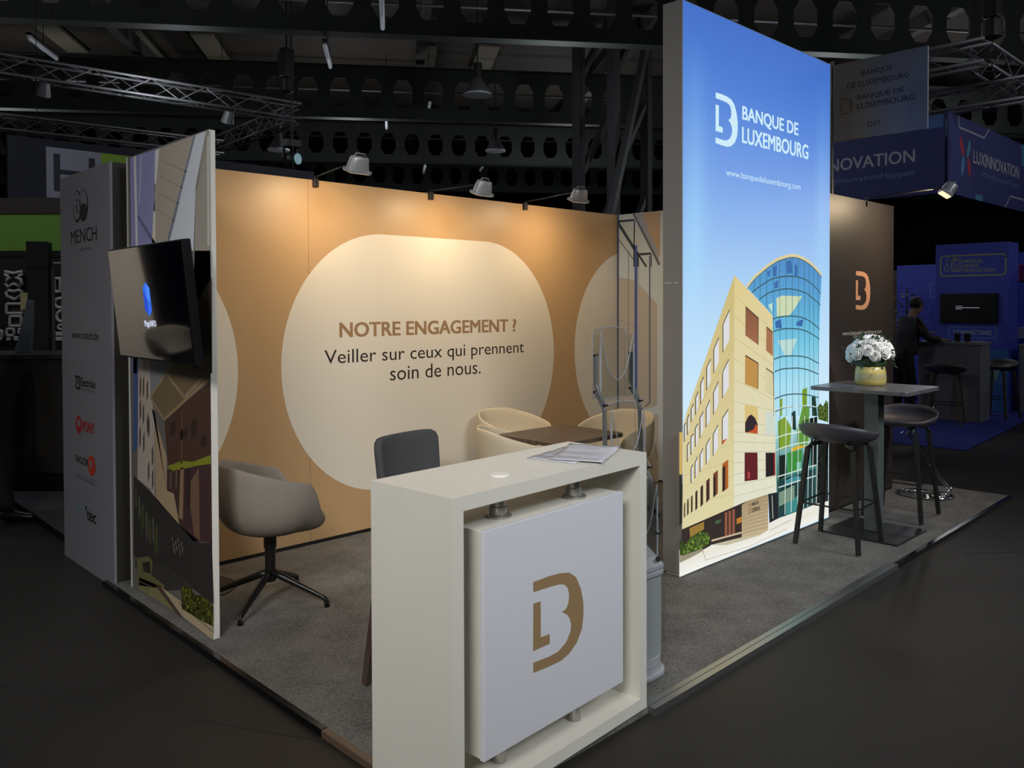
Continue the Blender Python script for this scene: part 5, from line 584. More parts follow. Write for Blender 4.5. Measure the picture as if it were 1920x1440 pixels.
fa = thing('flower_arrangement', 'round bouquet of white roses in a yellowish ceramic pot', 'flowers', (4.29, -1.39, 1.0675), .3)
potm = mat('yellow_glaze', (176, 160, 92), .3, coat=.3); nt = potm.node_tree
tcx = nt.nodes.new('ShaderNodeTexCoord'); sp = nt.nodes.new('ShaderNodeSeparateXYZ'); rp = nt.nodes.new('ShaderNodeValToRGB'); mr = nt.nodes.new('ShaderNodeMapRange')
mr.inputs['From Max'].default_value = .135; nt.links.new(tcx.outputs['Object'], sp.inputs[0]); nt.links.new(sp.outputs['Z'], mr.inputs[0]); nt.links.new(mr.outputs[0], rp.inputs[0])
cr = rp.color_ramp; cr.elements[0].color = lin((186, 168, 92)); cr.elements[1].color = lin((196, 182, 110))
for p_, c_ in [(.3, (176, 160, 90)), (.34, (160, 150, 110)), (.62, (168, 158, 118)), (.66, (190, 174, 98))]:
    e_ = cr.elements.new(p_); e_.color = lin(c_)
nt.links.new(rp.outputs[0], nt.nodes['Principled BSDF'].inputs['Base Color'])
b = MB(); b.lathe([(.092, 0), (.1, .004), (.108, .03), (.108, .06), (.104, .1), (.098, .13), (.09, .138), (.082, .132), (.085, .1)], 36); b.build('pot', potm, fa, smooth=True)
rosem = mat('rose_white', (244, 243, 240), .6); leafm = mat('rose_leaf', (44, 62, 36), .5); 
def rose_mesh():
    b = MB()
    for lay, (n, rad, hz, op) in enumerate([(3, .012, .034, .1), (4, .02, .036, .25), (5, .029, .034, .45), (6, .037, .028, .75), (6, .043, .018, 1.1)]):
        for k in range(n):
            a0 = 2*PI*k/n+lay*.7; wd_ = 2*PI/n*.72
            def fn(u, v, a0=a0, wd_=wd_, rad=rad, hz=hz, op=op):
                a = a0+(u-.5)*2*wd_*(1-.3*v*v); r_ = rad*(.35+.65*v**.5)*(1+.12*op*v*v)+.002*math.sin(u*9)*v; z_ = -.02+(hz+.02)*v-op*.012*max(0, v-.7)*3-.01*abs(u-.5)*v
                return Vector((r_*math.cos(a), r_*math.sin(a), z_))
            b.grid(fn, 7, 6)
    b.sphere((0, 0, -.012), .024, .024, .02, 10, 6)
    return b
r0 = rose_mesh().build('rose', rosem, fa, smooth=True); sm_ = r0.modifiers.new('solid', 'SOLIDIFY'); sm_.thickness = .0015
spots_ = []
for k in range(30):
    zc = 1-(k+.5)/30*1.08; a = k*2.39996; rr_ = math.sqrt(max(0, 1-zc*zc)); spots_.append(Vector((rr_*math.cos(a), rr_*math.sin(a), zc)))
first = True
rnd = random.Random(5)
for d_ in spots_:
    if d_.z < -.02 and rnd.random() < .3: continue
    o = r0 if first else r0.copy()
    if not first: COL.objects.link(o); o.parent = fa
    first = False
    sc = rnd.uniform(.82, 1.12); o.scale = (sc, sc, sc)
    o.location = Vector((d_.x*.135, d_.y*.135, .205+d_.z*.125)); o.rotation_euler = d_.to_track_quat('Z', 'Y').to_euler()
b = MB()
for k in range(150):
    a = rnd.uniform(0, 2*PI); el = rnd.uniform(-.35, 1.2); rr_ = rnd.uniform(.12, .175)
    d_ = Vector((math.cos(a)*math.cos(el), math.sin(a)*math.cos(el), math.sin(el))); p_ = Vector((0, 0, .19))+d_*rr_
    L_ = rnd.uniform(.025, .05); s_ = d_.cross(Vector((rnd.random(), rnd.random(), 1))).normalized()*L_*.32; tip = (d_+Vector((0, 0, rnd.uniform(-.9, .5)))).normalized()*L_
    nrm = d_*.004
    vs = [b.bm.verts.new(q) for q in (p_, p_+tip*.5+s_+nrm, p_+tip, p_+tip*.5-s_+nrm)]; b.bm.faces.new(vs)
b.sphere((0, 0, .17), .11, .11, .085, 14, 8)
for sx, L_ in [(2.6, .07), (-.9, .06), (3.6, .06)]:
    pass
b.build('foliage', leafm, fa)
b = MB()
for k in range(60):
    a = rnd.uniform(-.6, 1.4); d_ = Vector((math.cos(a), math.sin(a), rnd.uniform(.2, 1.2))).normalized(); p_ = Vector((0, 0, .19))+d_*rnd.uniform(.15, .172)
    b.sphere(p_, .007, .007, .006, 6, 4)
b.build('filler_flowers', mat('filler_white', (200, 200, 194), .7), fa)

# ------------------------------------------------------------------ coat stand base by the left panel
cs_ = thing('coat_stand', 'round grey floor base of a thin stand behind the left photo panel', 'stand', (.27, .76, .03))
b = MB(); b.lathe([(.2, 0), (.2, .008), (.19, .013), (.03, .02)], 40); b.build('base', mat('smoke_grey_metal', (70, 68, 66), .35, .6), cs_)
b = MB(); b.lathe([(.014, .02), (.014, 1.6)], 12); b.build('pole', MATS['smoke_grey_metal'], cs_)
b = MB()
for k in range(4):
    a = k*PI/2+.4; b.tube([(0, 0, 1.52), (.05*math.cos(a), .05*math.sin(a), 1.54), (.09*math.cos(a), .09*math.sin(a), 1.6)], .007, 8)
b.build('hooks', MATS['smoke_grey_metal'], cs_)
# ------------------------------------------------------------------ clear folding brochure stand
acr = mat_acrylic('clear_acrylic'); smoke = mat('silver_grey_plastic', (168, 172, 178), .32, .15); dkbar = mat('grey_hinge_bar', (112, 114, 116), .4, .35); aed = mat('acrylic_edge_highlight', (150, 158, 164), .25, spec=.8)
bs = thing('brochure_stand', 'clear zigzag brochure stand with stacked empty pockets beside the counter', 'brochure stand', (1.17, -1.63, .03))
b = MB(); b.prism(rrect(-.125, -.14, .125, .135, .09, 8), Matrix(), .03); b.build('foot', smoke, bs, smooth=False, bevel=.012, seg=3)
b = MB(); b.prism(rrect(-.115, -.1, .115, .1, .04, 6), Matrix.Translation((0, 0, .03)), .045); b.build('foot_collar', smoke, bs, bevel=.006)
casem = mat_acrylic('smoked_acrylic', (.62, .66, .66), .12)
b = MB(); b.prism(rrect(-.12, -.095, .12, .1, .03, 5), Matrix.Translation((0, 0, .075)), .355); b.build('case_body', mat('frosted_grey_plastic', (150, 156, 156), .25), bs, bevel=.004)
b = MB()
b.box(-.121, -.1, -.1, -.094, .08, .43); b.build('case_corner', acr, bs)
b = MB(); b.box(.1, .121, -.1, -.094, .08, .43); b.build('case_corner', acr, bs)
b = MB(); b.prism(rrect(-.125, -.105, .125, .105, .035, 5), Matrix.Translation((0, 0, .43)), .022); b.build('case_rim', smoke, bs, bevel=.005)
b = MB(); b.prism([(-.1, .452), (-.1, .475), (.02, .56), (.1, .56), (.1, .452)], frame_from((-.115, 0, 0), (0, 1, 0), (0, 0, 1)), .23); lid = b.build('case_lid', smoke, bs, bevel=.008)
b = MB(); b.lathe([(.012, 0), (.012, .008)], 14); b.build('knob', blk, lid, loc=(.07, -.095, .5)).rotation_euler = (math.radians(55), 0, 0)
def pocket(z0, z1, y, w=.115, label=None):
    H = z1-z0
    def arc_(x0, za, zb, n=10): return [(x0+(w*2)*k/n, za+zb*math.sin(PI*k/n)) for k in range(n+1)]
    b = MB(); prof = [(-w, 0)]+[(w, 0)]+[(w, H)]+list(reversed([(-w+2*w*k/12, H-.012+.014*math.sin(PI*k/12)) for k in range(13)]))
    Mx = frame_from((0, y+.022, z0), (1, 0, 0), (0, 0, 1)); b.prism(prof, Mx, .004)
    bk = b.build('pocket_back', acr, bs)
    b = MB(); b.tube([Mx @ Vector((x, z, .002)) for x, z in prof], .0022, 5, closed=True); b.build('pocket_edge_highlight', aed, bk)  # grey outline tube painted in as the sheet's edge highlight
    # front sheet with a wavy scooped cut
    prof = [(-w, .0), (w, .0), (w, H-.03)]
    for k in range(1, 16):
        x = w-.03-(2*w-.06)*k/16; prof.append((x, H-.05-(.22*H+.36*H*math.sin(PI*k/16)**.6)))
    prof.append((-w, H-.02))
    b = MB(); My = frame_from((0, y-.028, z0), (1, 0, 0), (0, 0, 1)); b.prism(prof, My, .004); pf = b.build('pocket_front', acr, bs)
    b = MB(); b.tube([My @ Vector((x, z, .002)) for x, z in prof], .0022, 5, closed=True); b.build('pocket_edge_highlight', aed, pf)
    b = MB(); b.box(-w, w, y-.03, y+.022, z0, z0+.004)
    for x in (-w, w-.004): b.box(x, x+.004, y-.028, y+.018, z0, z1-.03)
    b.build('pocket_side', acr, bs)
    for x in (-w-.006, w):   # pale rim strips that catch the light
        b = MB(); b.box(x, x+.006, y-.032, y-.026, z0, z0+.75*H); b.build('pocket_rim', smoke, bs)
pk = [(.50, .85, -.03), (.87, 1.19, .04), (1.205, 1.52, .10)]
for z0, z1, y in pk: pocket(z0, z1, y)
def bar(pts):
    for x in (-.128, .122):
        b = MB(); P = [Vector((x, yy, zz)) for yy, zz in pts]
        b.tube(P, .010, 4); o = b.build('hinge_bar', dkbar, bs, bevel=.002)
        b = MB()
        for yy, zz in (pts[0], pts[-1]): b.tube([(x-.013, yy, zz), (x+.013, yy, zz)], .005, 10)
        b.build('rivet', blk, o)
bar([(.09, 1.40), (.09, 1.27), (.035, 1.185)]); bar([(.09, 1.24), (.042, 1.165), (.035, .97), (-.015, .89)]); bar([(.035, .93), (-.02, .84), (-.025, .68), (-.06, .6)])

# ------------------------------------------------------------------ chrome wire stand behind the second stool
chrome = mat('chrome', (225, 228, 232), .08, 1.0)
cw = thing('wire_stand', 'shiny chrome wire literature stand with oval ring base on the carpet', 'stand', (5.62, -1.30, .03), math.radians(-80))
for a_, b_, r_ in [(.21, .155, .012), (.165, .115, .009), (.12, .08, .008)]:
    b = MB(); b.tube([(a_*math.cos(2*PI*k/40), b_*math.sin(2*PI*k/40), .014+(.021-a_*.1)) for k in range(40)], r_, 10, closed=True); b.build('ring', chrome, cw, smooth=True)
for s_ in (-.045, .045):
    b = MB(); b.tube([(.10, s_, .02), (.165, s_, .02), (.185, s_, .045), (.185, s_, .09)], .012, 10); b.build('hinge_post', chrome, cw, smooth=True)
    b = MB(); b.tube([(.185, s_, .075), (-.13, s_, .52), (.05, s_, .74)], .006, 8); b.build('arm', chrome, cw, smooth=True)
for z_, x_ in [(.52, -.13), (.74, .05)]:
    b = MB(); b.tube([(x_, -.1, z_+.03), (x_, -.1, z_), (x_, .1, z_), (x_, .1, z_+.03)], .004, 8); b.tube([(x_-.04, -.1, z_+.01), (x_-.04, .1, z_+.01)], .004, 8); b.build('wire_shelf', chrome, cw, smooth=True)

# ------------------------------------------------------------------ television on the left panel
tv = thing('television', 'black flat television tilted forward on the left photo panel', 'television', (-.179, .304, 1.666))
n_ = Vector((-math.cos(.102), 0, -math.sin(.102))); wv_ = Vector((math.sin(-.022), -math.cos(-.022), 0)); uv_ = n_.cross(wv_)
if uv_.z < 0: uv_ = -uv_
Mtv = Matrix((wv_, uv_, wv_.cross(uv_))).transposed().to_4x4()
b = MB(); b.box(-.5, .5, -.2875, .2875, -.045, 0, Mtv); b.build('body', mat('tv_black', (10, 11, 14), .3), tv, bevel=.006)
b = MB(); b.box(-.493, .493, -.278, .28, .0002, .0014, Mtv); scr = b.build('screen', mat('screen_glass', (6, 8, 16), .06, spec=.8, coat=1.0), tv)
hexa = [(0, .085), (.045, .055), (.045, -.055), (.01, -.085), (-.045, -.055), (-.045, .055)]
scm = mat_print('screen_glow', .3, True, .9)
art('screen_logo', [(8, (50, 110, 240), [(x+.005, y+.02) for x, y in hexa]), (9, (70, 140, 255), [(.005, .095), (.045, .075), (.045, .0), (.005, .02)]), (9, (30, 80, 210), [(-.04, .075), (.005, .02), (.005, -.06), (-.04, -.035)]),
    (10, (20, 50, 140), [(.0, .02), (.003, .022), (.048, -.005), (.048, -.009)]), (9, 'T', (225, 232, 255), 'MagicINFO', (-.07, -.125, .085, -.085), .02)], Mtv, scm, scr)
b = MB(); b.box(-.25, .25, -.2, .2, -.075, -.045, Mtv); b.build('back_housing', MATS['tv_black'], tv, bevel=.01)
b = MB(); b.box(.06, .178, -.12, .12, -.1, .1); b.build('wall_bracket', black, tv)

# pale stand wall with a chair down the aisle, the one mirrored in the screen
rw = thing('partition_panel', 'pale stand wall down the aisle mirrored in the dark television screen', 'panel', (-3.45, 8.75, 0), math.radians(20))
b = MB(); b.box(.5, 1.5, 0, .06, 0, 2.6); b.build('board', mat('pale_wall', (206, 196, 180), .6), rw)
rc = copy_tree(tub); rc.location = (-2.75, 7.75, 0); rc.rotation_euler.z = math.radians(-100); rc['label'] = 'pale tub chair down the aisle mirrored in the television'
area('mirror_fill_light', (-2.6, 6.4, 3.0), (-3.1, 8.6, 1.2), 15, .5, .5, (1, .95, .88), 90)  # unseen light added to brighten the wall mirrored in the screen

# ------------------------------------------------------------------ arm spotlights on the wall tops
silver = mat('silver_lamp_housing', (176, 178, 182), .35, .25); glowm = mat('lamp_glass', (255, 226, 180), .3, emit=1.3)
def arm_lamp(label, wx, wy, hx, hy, hz, power, aim, zc=2.47):
    t_ = thing('arm_spotlight', label, 'spotlight', (wx, wy, 2.5), 0, 'arm spotlights on the wall tops')
    b = MB(); b.box(-.018, .018, -.025, .06, -.05, .012); cl_ = b.build('clamp', blk, t_, bevel=.003)
    H = Vector((hx-wx, hy-wy, hz-2.5)); d_ = Vector(aim).normalized()
    b = MB(); b.tube([(0, 0, .0), (0, -.005, .02), H-d_*.07], .006, 8); b.build('arm', MATS['smoke_grey_metal'], t_, smooth=True)
    q = d_.to_track_quat('-Z', 'Y').to_matrix().to_4x4(); q.translation = H
    b = MB(); b.prism(rrect(-.085, -.05, .085, .05, .02), q @ Matrix.Translation((0, 0, -.01)), .02)
    b.grid(lambda u, v: q @ Vector(((.085-.03*v)*math.cos(2*PI*u)*(1 if abs(math.cos(2*PI*u)) < .7 else .95), (.052-.012*v*v)*math.sin(2*PI*u), .008+.085*math.sin(v*PI/2))), 20, 8, True)
    hd = b.build('lamp_head', silver, t_, bevel=.003)
    b = MB(); b.prism(rrect(-.075, -.042, .075, .042, .015), q @ Matrix.Translation((0, 0, -.012)), .0015); b.build('lamp_glass', glowm, hd)
    b = MB(); b.tube([q @ Vector(p_) for p_ in [(-.05, 0, .075), (-.03, 0, .11), (.03, 0, .11), (.05, 0, .075)]], .004, 8); b.build('handle', silver, hd, smooth=True)
    l = bpy.data.lights.new('lamp_light', 'AREA'); l.shape = 'RECTANGLE'; l.size = .14; l.size_y = .08; l.energy = power; l.color = (1.0, .76, .48)
    lo = bpy.data.objects.new('lamp_light', l); COL.objects.link(lo); lo.parent = t_; lo.matrix_local = q @ Matrix.Translation((0, 0, -.018))
    return t_
PW = 7.5
arm_lamp('leftmost silver arm spotlight above the tan wall', 1.231, 1.086, 1.22, .56, 2.50, PW, (0, .34, -.94))
arm_lamp('middle silver arm spotlight above the tan wall', 2.224, 1.086, 2.28, .56, 2.455, PW, (0, .34, -.94))
arm_lamp('rightmost silver arm spotlight above the tan wall near the corner', 3.24, 1.086, 3.33, .56, 2.495, PW*1.05, (0.1, .34, -.94))
arm_lamp('silver arm spotlight on top of the dark brown panel', 5.154, -.97, 5.40, -1.52, 2.53, 8, (-.3, .5, -.8))

# ------------------------------------------------------------------ flag sign on a pole above the storage room
fs = thing('flag_sign', 'grey hanging sign with bank name and D27 beside the lit tower', 'sign', (4.80, -.86, 0))
b = MB(); b.lathe([(.014, .03), (.014, 3.6)], 16); b.build('pole', mat('grey_pole', (110, 108, 104), .4, .6), fs)
b = MB(); b.box(-.012, .012, -.735, -.02, 2.95, 3.565); b.build('sign_board', mat('light_grey_board', (118, 121, 128), .5), fs, bevel=.002)
Mf = frame_from((-.0125, -.02, 0), (0, -1, 0), (0, 0, 1)); dk = (34, 36, 44)
art('lettering', [(1, 'T', dk, 'BANQUE', (.225, 3.43, .46, 3.475), .01), (1, 'T', dk, 'DE LUXEMBOURG', (.11, 3.355, .585, 3.40), .01), (1, 'T', dk, 'BANQUE DE', (.19, 3.245, .545, 3.29), .02), (1, 'T', dk, 'LUXEMBOURG', (.19, 3.18, .625, 3.225), .02), (1, 'T', dk, 'D27', (.275, 3.03, .375, 3.07), .01)] + logo_items(1, (104, 94, 84), .05, 3.155, .16, 3.285), Mf, mat_print('sign_print', .5), fs)

# ------------------------------------------------------------------ neighbour stand on the left
mp = thing('partition_panel', 'grey white sponsor panel of the neighbouring stand with bean logo', 'panel', (.07, 1.66, 0))
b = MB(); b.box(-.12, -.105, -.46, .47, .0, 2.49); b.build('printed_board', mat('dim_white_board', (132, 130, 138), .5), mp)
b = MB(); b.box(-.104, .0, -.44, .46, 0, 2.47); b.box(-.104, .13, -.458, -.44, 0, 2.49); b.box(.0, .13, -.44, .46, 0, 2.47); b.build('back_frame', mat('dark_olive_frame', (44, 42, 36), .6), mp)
Mm = frame_from((-.121, 2.13-1.66, 0), (0, -1, 0), (0, 0, 1)); 
def mu(y): return 2.13-y
def ell(cx, cy, rx, ry, a0=0, a1=2*PI, n=24): return [(cx+rx*math.cos(a0+(a1-a0)*k/n), cy+ry*math.sin(a0+(a1-a0)*k/n)) for k in range(n)]
ink = (22, 22, 26); red = (170, 40, 44)
ox = -.035
mench = [(1, ink, ell(.385+ox, 2.28, .085, .1)), (2, (132, 130, 138), ell(.38+ox, 2.285, .07, .088)), (1, ink, ell(.50+ox, 2.278, .085, .1)), (2, (132, 130, 138), ell(.50+ox, 2.30, .07, .072)), (3, ink, ell(.50+ox, 2.235, .07, .055)),
  (3, ink, ell(.385+ox, 2.32, .014, .012)), (3, ink, ell(.375+ox, 2.28, .012, .02)), (3, ink, ell(.39+ox, 2.25, .014, .012)),
  (1, 'T', ink, 'MENCH', (.215, 2.05, .70, 2.135), -.012), (1, 'T', (90, 90, 96), 'solutions', (.38, 2.0, .60, 2.02), 0),
  (1, 'T', ink, 'www.mench.be', (.21, 1.447, .71, 1.50), 0),
  (1, ink, [(.27, 1.125), (.36, 1.125), (.36, 1.212), (.27, 1.212)]), (2, (132, 130, 138), ell(.315, 1.168, .03, .032)), (3, ink, ell(.315, 1.175, .012, .02)), (1, 'T', ink, 'Electrolux', (.375, 1.15, .65, 1.205), .012), (1, 'T', (90, 90, 96), 'PROFESSIONAL', (.375, 1.125, .65, 1.138), 0),
  (1, red, ell(.325, .902, .06, .058)), (2, (132, 130, 138), ell(.33, .905, .035, .012, 0, 2*PI)), (2, (132, 130, 138), ell(.325, .925, .03, .009)), (1, 'T', red, 'PONY', (.40, .868, .62, .935), .05),
  (1, 'T', ink, 'FAGOR', (.26, .655, .50, .702), .02), (1, (190, 60, 36), ell(.56, .672, .07, .062)), (2, 'T', (132, 130, 138), 'F', (.525, .645, .585, .70), .06), (1, 'L.004', (90, 90, 96), [(.262, .585), (.635, .585)]), (1, 'T', (90, 90, 96), 'PROFESSIONAL', (.27, .555, .63, .572), 0),
  (1, 'T', (120, 150, 160), 'HYGI', (.25, .33, .43, .41), .015), (1, 'T', ink, "'tec", (.44, .32, .63, .405), .03)]
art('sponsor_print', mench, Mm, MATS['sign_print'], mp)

FX, RX = Vector((.6968, .7173, 0)), Vector((.7172, -.6969, 0)); CAM = Vector((-1.7612, -3.8941, 0))
def hall(lat, D, z=0): p_ = CAM+FX*D+RX*lat; return Vector((p_.x, p_.y, z))
VZ = math.atan2(RX.y, RX.x)
def pxl(px, D): return (px-957.7)/1563.459*D
def pzz(py, D): return 1.652-(py-571.7)/1563.459*D

# low sales counter with panelled front
D = 7.35
lc = thing('sales_counter', 'dark panelled counter of the neighbouring stand at the left edge', 'counter', hall(-4.4, D, .0165), VZ)
ctm = mat('dark_counter_paint', (52, 48, 44), .6)
b = MB(); b.box(-1.5, 1.5, 0, .55, .16, 1.17); b.build('body', ctm, lc, bevel=.004)
b = MB(); b.box(-1.52, 1.52, -.03, .58, 1.17, 1.215); b.build('worktop', mat('grey_counter_top', (64, 62, 60), .4), lc, bevel=.004)
b = MB(); b.box(-1.46, 1.46, .05, .5, 0, .16); b.build('plinth', black, lc)
for k in range(7):
    x = -1.42+k*.41; b = MB(); b.prism([(x, .3), (x+.36, .3), (x+.36, 1.02), (x, 1.02)], frame_from((0, 0, 0), (1, 0, 0), (0, 0, 1)), .008); b.build('front_panel', ctm, lc, bevel=.004)
nc = thing('carpet', 'dark grey carpet with black edge of the neighbouring stand on the left', 'carpet', (0, 0, 0))
b = MB(); b.prism([(.07, 2.2), (.10, 3.5), (.15, 9.0), (6, 9.0), (6, 2.2)], Matrix(), .012); b.build('carpet_surface', mat_carpet('dark_felt', (70, 70, 74), (96, 96, 100)), nc)
b = MB(); b.prism([(.03, 2.2), (.06, 3.5), (.11, 9.0), (.15, 9.0), (.10, 3.5), (.07, 2.2)], Matrix(), .016); b.build('edge_strip', MATS['black_gloss_edge'], nc)
D = 8.3
bt_ = thing('display_column', 'square black column standing behind the panelled counter', 'column', hall(pxl(75, D), D, .0125), VZ+.3)
b = MB(); b.box(-.09, .09, -.09, .09, 0, 2.02); b.build('shaft', black, bt_, bevel=.004)
b = MB(); b.box(-.096, .096, -.096, .096, 2.02, 2.28); b.build('cap', mat('black_cap', (20, 19, 18), .6), bt_, bevel=.004)
D = 9.5
wbd = thing('display_board', 'black wall board full of pale metal frames on the left', 'board', hall(-5.5, D+.03, .0165), VZ)
b = MB(); b.box(-2.5, 1.6, 0, .06, 0, 2.2); b.build('board', mat('board_black', (16, 16, 17), .7), wbd)
b = MB(); b.box(-2.5, 1.6, -.01, .06, 2.2, 2.27); b.build('top_rail', black, wbd)
gb = thing('fascia_board', 'plain green fascia above the black display board', 'fascia', hall(-5.5, D+.02, 2.288), VZ)
b = MB(); b.box(-2.5, 3.0, 0, .05, .0, .42); b.build('panel', mat('lime_green', (104, 150, 52), .6), gb)
b = MB(); b.box(-2.5, 3.0, -.015, .06, .42, .60); b.build('beam', mat('brown_beam', (50, 42, 36), .7), gb)
frm = mat('dull_zinc', (186, 186, 182), .5); frin = mat('frame_backing', (70, 66, 60), .7)
def fr_obj(name, label, pts, rad=.018, fill=True):
    P = [(pxl(x*.20833, D), pzz(380+y*.20833, D)) for x, y in pts]
    cx = sum(p[0] for p in P)/len(P); cz = sum(p[1] for p in P)/len(P)
    o = thing(name, label, 'ornament', hall(cx, D, cz), VZ, 'pale frames on the black board')
    Q = [(p[0]-cx, p[1]-cz) for p in P]
    b = MB(); b.tube([(x, -.02, z) for x, z in Q], rad, 8, closed=True); b.build('rim', frm, o, smooth=True)
    if fill:
        b = MB(); b.prism(Q, frame_from((0, .012, 0), (1, 0, 0), (0, 0, 1)), .01); b.build('backing', frin, o)
R4 = lambda x0, y0, x1, y1, r=12: rrect(x0, y0, x1, y1, r, 4)
fr_obj('wall_ornament', 'bow shaped frame at the top of the black board', [(60, 605), (90, 612), (135, 622), (180, 612), (210, 605), (218, 630), (185, 645), (150, 658), (200, 675), (212, 720), (190, 745), (135, 715), (85, 745), (62, 720), (75, 675), (120, 658), (85, 645), (55, 630)])
fr_obj('wall_ornament', 'heart shaped frame below the bow shaped one', [(65, 790), (90, 772), (135, 785), (185, 772), (210, 790), (200, 825), (140, 858), (75, 825)])
fr_obj('wall_ornament', 'wide rectangular frame under the heart shape', R4(70, 897, 217, 982))
fr_obj('wall_ornament', 'squarish frame under the wide rectangular one', R4(98, 1008, 202, 1096))
fr_obj('wall_ornament', 'small square frame low on the board, left of the smallest', R4(70, 1122, 135, 1182))
fr_obj('wall_ornament', 'tiny square frame next to the black column', R4(174, 1122, 224, 1160, 8), .014)
fr_obj('wall_ornament', 'flat long bar shaped frame at the bottom of the board', R4(138, 1197, 226, 1218, 8), .014)
fr_obj('wall_ornament', 'smallest frame at the bottom of the board', R4(70, 1204, 100, 1222, 6), .012)
fr_obj('wall_ornament', 'frame cut by the left picture edge', R4(-30, 1138, 28, 1212))
fr_obj('wall_ornament', 'upright rectangular frame right of the black column', R4(500, 670, 558, 788))
fr_obj('wall_ornament', 'larger round frame right of the black column', ell(552, 890, 50, 42))
fr_obj('wall_ornament', 'round frame below the larger round one', ell(566, 1008, 48, 48))
fr_obj('wall_ornament', 'small flat oval frame right of the column', ell(572, 1106, 44, 22), .014)
for y in (1168, 1213):
    fr_obj('wall_ornament', 'upper pale bar under the oval frame' if y == 1168 else 'lowest pale bar under the oval frame', R4(500, y-8, 640, y+8, 6), .014)
D2 = 9.42
cb = thing('cardboard_block', 'cream block beside the heart shaped frame', 'block', hall(pxl(50, D2), D2, pzz(556, D2)), VZ)
b = MB(); b.box(-.05, .06, -.04, .04, -.13, .06); b.build('block', mat('cream_card', (190, 176, 130), .7), cb, bevel=.004)
po = thing('display_pole', 'thin grey upright pole with crossbar right of the black column', 'pole', hall(pxl(97, 9.0), 9.0, .0125), VZ)
b = MB(); b.tube([(0, 0, 0), (0, 0, 2.12)], .035, 8); b.build('upright', mat('dull_grey_tube', (92, 92, 94), .5, .4), po); b = MB(); b.tube([(0, 0, 2.1), (.9, 0, 2.1)], .02, 8); b.build('crossbar', MATS['dull_grey_tube'], po)
gl_ = thing('glass_ornament', 'bluish leaning glass ornament on the panelled counter', 'ornament', hall(pxl(50, 7.6), 7.6, 1.2318), VZ)
b = MB(); b.prism([(-.10, 0), (.05, 0), (.07, .30), (.07, .48), (.02, .48), (-.02, .28)], frame_from((0, .01, 0), (1, 0, 0), (0, 0, 1)), .05); b.build('body', mat('pale_glass', (104, 110, 118), .15, spec=.8), gl_, bevel=.01)

# hanging banner with big letters
bl, br_ = Vector((1.46, 9.772, 0)), Vector((6.441, 9.811+.0, 0))
hb = thing('hanging_banner', 'navy hanging banner with white frame and big letter on the left', 'banner', (1.44, 9.78, 0), math.atan2(.0, 1))
b = MB(); b.box(0, 5.0, 0, .10, 3.11, 4.13); b.build('banner_board', mat('navy_board', (36, 40, 54), .6), hb, bevel=.004)
for x_ in (.4, 4.6):
    b = MB(); b.tube([(x_, .05, 4.1), (x_, .05, 7.998)], .006, 5); b.build('drop_wire', black, hb)
b = MB(); b.box(0, 5.0, -.02, .12, 3.05, 3.11); b.build('lower_rail', mat('dark_rail', (48, 42, 38), .6), hb)
Mh = frame_from((0, -.001, 0), (1, 0, 0), (0, 0, 1)); lav = (164, 164, 182); nv = (36, 40, 54)
art('lettering', [(1, lav, [(.50, 3.27), (1.27, 3.27), (1.27, 4.02), (.50, 4.02)]), (1, (150, 190, 60), [(1.27, 3.27), (2.2, 3.27), (2.2, 4.02), (1.27, 4.02)]),
   (2, (52, 56, 66), [(.60, 3.37), (.69, 3.37), (.69, 3.63), (1.09, 3.63), (1.09, 3.37), (1.18, 3.37), (1.18, 3.92), (1.09, 3.92), (1.09, 3.70), (.69, 3.70), (.69, 3.93), (.60, 3.93)])], Mh, MATS['sign_print'], hb)
# ------------------------------------------------------------------ blue stand on the right
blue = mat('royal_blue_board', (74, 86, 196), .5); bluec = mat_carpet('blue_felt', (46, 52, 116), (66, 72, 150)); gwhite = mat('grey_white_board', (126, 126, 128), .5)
pr_ = mat_print('blue_stand_print', .5)
bc = thing('carpet', 'dark blue carpet of the neighbouring blue stand on the right', 'carpet', (0, 0, 0))
b = MB(); b.prism([(8.36, -.77), (11.5, -.56), (17, -.3), (17, 5), (8.25, 5)], Matrix(), .012); b.build('carpet_surface', bluec, bc)
yl = (176, 178, 120); tq = (120, 160, 200)
def outline(pts, w, layer, col): return (layer, 'L%.4f' % w, col, pts+[pts[0], pts[1]])
pl = thing('display_pillar', 'blue pillar reading medical device production with a black screen', 'pillar', (12.65, .42, .0125))
b = MB(); b.box(-.25, .25, -.52, .52, 0, 2.57); b.build('body', blue, pl, bevel=.004)
Mp = frame_from((-.2505, .52, -.0125), (0, -1, 0), (0, 0, 1)); u_ = lambda y: .94-y
icon = [outline(rrect(.24, 2.16, .38, 2.34, .02, 3), .016, 2, yl), outline(rrect(.27, 2.26, .35, 2.32, .01, 2), .01, 2, yl), outline(rrect(.265, 2.18, .295, 2.23, .01, 2), .01, 2, yl), outline(rrect(.32, 2.18, .35, 2.23, .01, 2), .01, 2, yl),
  outline(rrect(.135, 2.16, .195, 2.25, .02, 3), .014, 2, yl), (2, 'L.014', yl, [(.165, 2.25), (.17, 2.33), (.21, 2.39), (.26, 2.39), (.30, 2.35)])]
